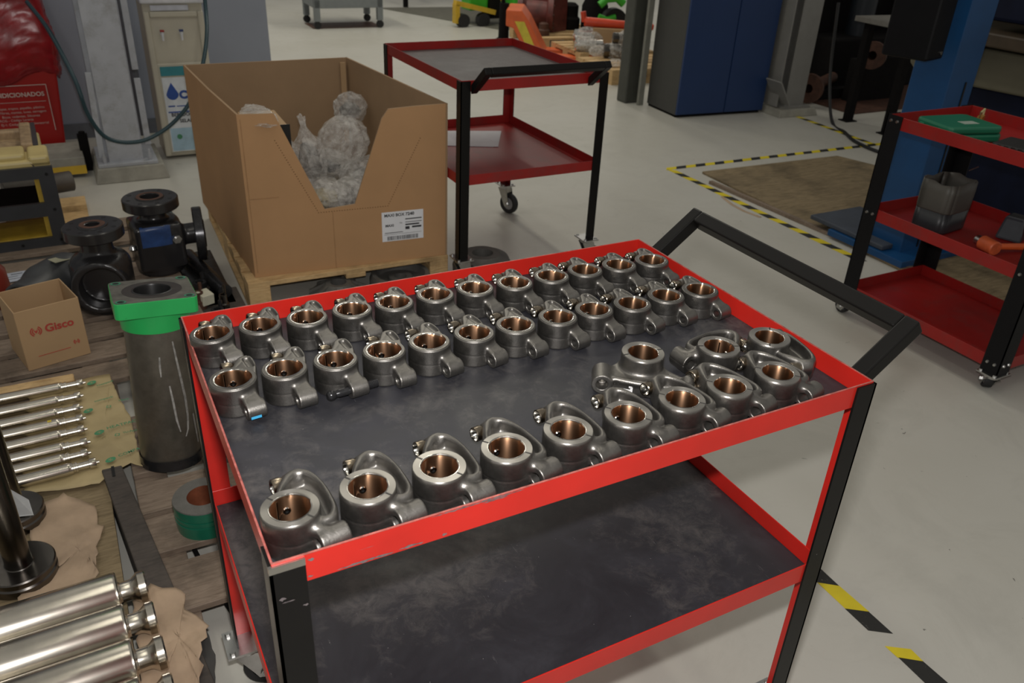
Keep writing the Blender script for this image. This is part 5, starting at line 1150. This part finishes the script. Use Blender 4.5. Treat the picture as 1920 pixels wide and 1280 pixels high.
# small dirty parts and a pale box between liner and box
sp = [(.215, 2.50, .10, .030, .07, 'oily bolt-headed plug left of the cardboard box pallet'), (.265, 2.36, .10, .035, .05, 'rusty round part behind the green flange'), (.30, 2.42, .10, .022, .08, 'small shiny stud among the oily parts'), (.24, 2.62, .10, .04, .06, 'dark cup shaped part among the oily parts')]
for i, (x, y, z, r, h, lb) in enumerate(sp):
    t = thing('oily_part', lb, 'machine part', (x, y, z-.02)); m = MB(); m.lathe([(.001, 0), (r, 0), (r, h*.5), (r*.7, h*.55), (r*.7, h), (r*.4, h), (r*.35, h*.6), (.001, h*.6)], 20); m.cyl((r*.5, r*.9, 0), (r*.5, r*.9, h*1.4), r*.25, n=6); m.build('part_body', [RUST, STEELD, POLD, STEELD][i], t)
m = MB(); m.box(-.02, .03, -.03, .03, 0, .045); tag(m.build('paper_box', MAT('pale_yellow_carton', (.60, .58, .45), .6), loc=(.235, 2.50, .10), rot=(.1, 0, .35), bev=.002), 'small pale yellowish paper box behind the green flange', 'small box')
m = MB(); m.box(0, .26, 0, .55, 0, .08); tag(m.build('dirty_board', WOODD, loc=(.13, 2.10, 0), bev=.004), 'dirty dark board under the oily parts left of the pine pallet', 'board')
m = MB(); m.cyl((.25, 3.0, .11), (.33, 2.55, .11), .03, n=16); m.box(.20, .36, 2.5, 3.1, 0, .08); tag(m.build('black_bar_stock', STEELD), 'dark bar lying along the left side of the pine pallet', 'bar')
# castings at the foot of the box
for i, (x, y, r, h, lb) in enumerate(((.80, 2.50, .13, .092, 'grey ribbed casting with a dark bore in front of the box pallet'), (1.09, 2.50, .14, .090, 'flat ring-shaped grey casting in front of the box pallet'), (1.505, 2.50, .14, .12, 'grey domed casting with a round bore at the right corner of the pallet'))):
    t = thing('pump_casting', lb, 'casting', (x, y, 0), .3*i, group='grey castings on the floor by the pallet'); m = MB()
    if i == 2: m.lathe([(r*.8, 0), (r, .02), (r*1.02, h*.5), (r*.88, h*.85), (r*.62, h*.97), (r*.60, h), (r*.36, h), (r*.34, h*.3), (.001, h*.3)], 48)
    elif i == 1: m.lathe([(r, 0), (r, h*.7), (r*.93, h), (r*.80, h), (r*.76, h*.6), (r*.4, h*.6), (r*.38, h*.8), (r*.2, h*.8), (r*.2, 0)], 48)
    else:
        m.lathe([(r, 0), (r, h*.45), (r*.6, h*.75), (r*.42, h), (r*.27, h), (r*.25, h*.4), (.001, h*.4)], 48)
        for k in range(9): a = 2*PI*k/9; Mk = Matrix.Rotation(a, 4, 'Z'); m.add([(r*.3, -.006, h*.2), (r, -.006, h*.2), (r*.98, -.006, h*.62), (r*.45, -.006, h*.98), (r*.3, .006, h*.2), (r, .006, h*.2), (r*.98, .006, h*.62), (r*.45, .006, h*.98)], [(0, 1, 2, 3), (7, 6, 5, 4), (3, 2, 6, 7), (1, 5, 6, 2)], M=Mk)
    o = m.build('casting_body', CASTG, t)
# cream gearbox housing with dark gasket face
ch = thing('machine_housing', 'cream painted open machine housing with dark gasket face, at the left edge', 'machine housing', (-.62, 3.50, .05), .02)
HWd, HD, HHt = .395, .62, .385
def frame_plate(x0, x1, z0, z1, holes_, y0, y1, name, mt):
    m = MB(); xs = sorted({x0, x1, *[h[0] for h in holes_], *[h[1] for h in holes_]}); zs = sorted({z0, z1, *[h[2] for h in holes_], *[h[3] for h in holes_]})
    for xa, xb in zip(xs[:-1], xs[1:]):
        for za, zb in zip(zs[:-1], zs[1:]):
            cx, cz = (xa+xb)/2, (za+zb)/2
            if not any(h[0] < cx < h[1] and h[2] < cz < h[3] for h in holes_): m.box(xa, xb, y0, y1, za, zb)
    return m.build(name, mt, ch)
HOL = [(-.10, HWd-.065, .215, .330), (-.10, HWd-.065, .045, .150)]
frame_plate(-.20, HWd, 0, HHt, HOL, -.02, 0, 'gasket_face', MAT('dark_gasket', (.032, .034, .038), .45))
frame_plate(-.20, HWd-.02, .0, HHt, [(-.08, HWd-.085, .05, .335)], 0, .10, 'front_frame', MAT('yellow_inner_paint', (.42, .28, .03), .5, 0, .2, 12))
m = MB(); m.box(-.2, HWd-.02, .10, .26, .0, .05); m.build('bottom_web', MAT('yellow_inner_paint', (.4, .27, .03), .5), ch)
m = MB(); m.box(HWd-.075, HWd-.03, .10, HD, .0, HHt); m.build('side_panel', CREAM, ch, bev=.01)
m = MB(); m.box(-.2, HWd-.08, .10, .40, .150, .175); m.build('dark_web', DARK, ch)
m = MB(); m.box(-.2, HWd-.005, .0, .17, HHt-.012, HHt+.028); m.box(HWd-.09, HWd-.005, .0, .20, HHt-.02, HHt+.045); m.box(-.2, HWd-.10, .02, .18, HHt+.02, HHt+.055); m.build('top_casting', CREAM, ch, bev=.014, seg=3)
m = MB(); m.box(-.2, HWd-.06, .18, HD, HHt-.02, HHt+.012); m.box(-.2, HWd-.08, .47, .53, HHt, HHt+.05); m.box(HWd-.11, HWd-.06, .18, HD-.02, HHt, HHt+.06); m.build('top_deck', MAT('chipped_pinkish_cream', (.33, .23, .13), .5, 0, .35, 25), ch, bev=.008)
m = MB(); m.box(HWd-.06, HWd-.04, .19, HD, HHt-.03, HHt+.05); m.build('dark_end_gasket', MAT('dark_gasket', (.03, .03, .03)), ch)
m = MB()
for x, z in ((.10, .357), (.13, .357), (HWd-.03, .35), (HWd-.03, .18), (HWd-.03, .03), (.2, .022), (.05, .022)): m.cyl((x, -.0205, z), (x, -.0225, z), .007, n=12)
m.build('bolt_holes', DARKM, ch)
m = MB(); m.cyl((-.50, 4.22, .11), (-.165, 4.30, .11), .055, n=28, bev=.004); tag(m.build('round_bar', cast('scaly_bar', (.10, .09, .08), .5, .4)), 'short thick round steel bar lying behind the cream housing', 'bar')
m = MB(); m.box(-.5, -.12, 3.70, 3.95, .0, .05); m.box(-.5, -.12, 4.05, 4.20, .0, .05); tag(m.build('wood_packer', WOODN, bev=.003), 'pale wooden packers on the floor behind the cream housing', 'packer')
nt = thing('note_slip', 'small white written slip on the wood in front of the cream housing', 'note', (-.455, 3.16, .055), .1); m = MB(); m.box(-.045, .045, -.05, .05, 0, .002); m.build('slip', MAT('bluish_paper', (.40, .43, .50), .6), nt)
m = MB(); m.box(-.015, .03, .025, .031, .002, .0024); m.box(-.03, .01, .0, .004, .002, .0024); m.box(-.03, .02, -.025, -.021, .002, .0024); m.build('handwriting', INK, nt)
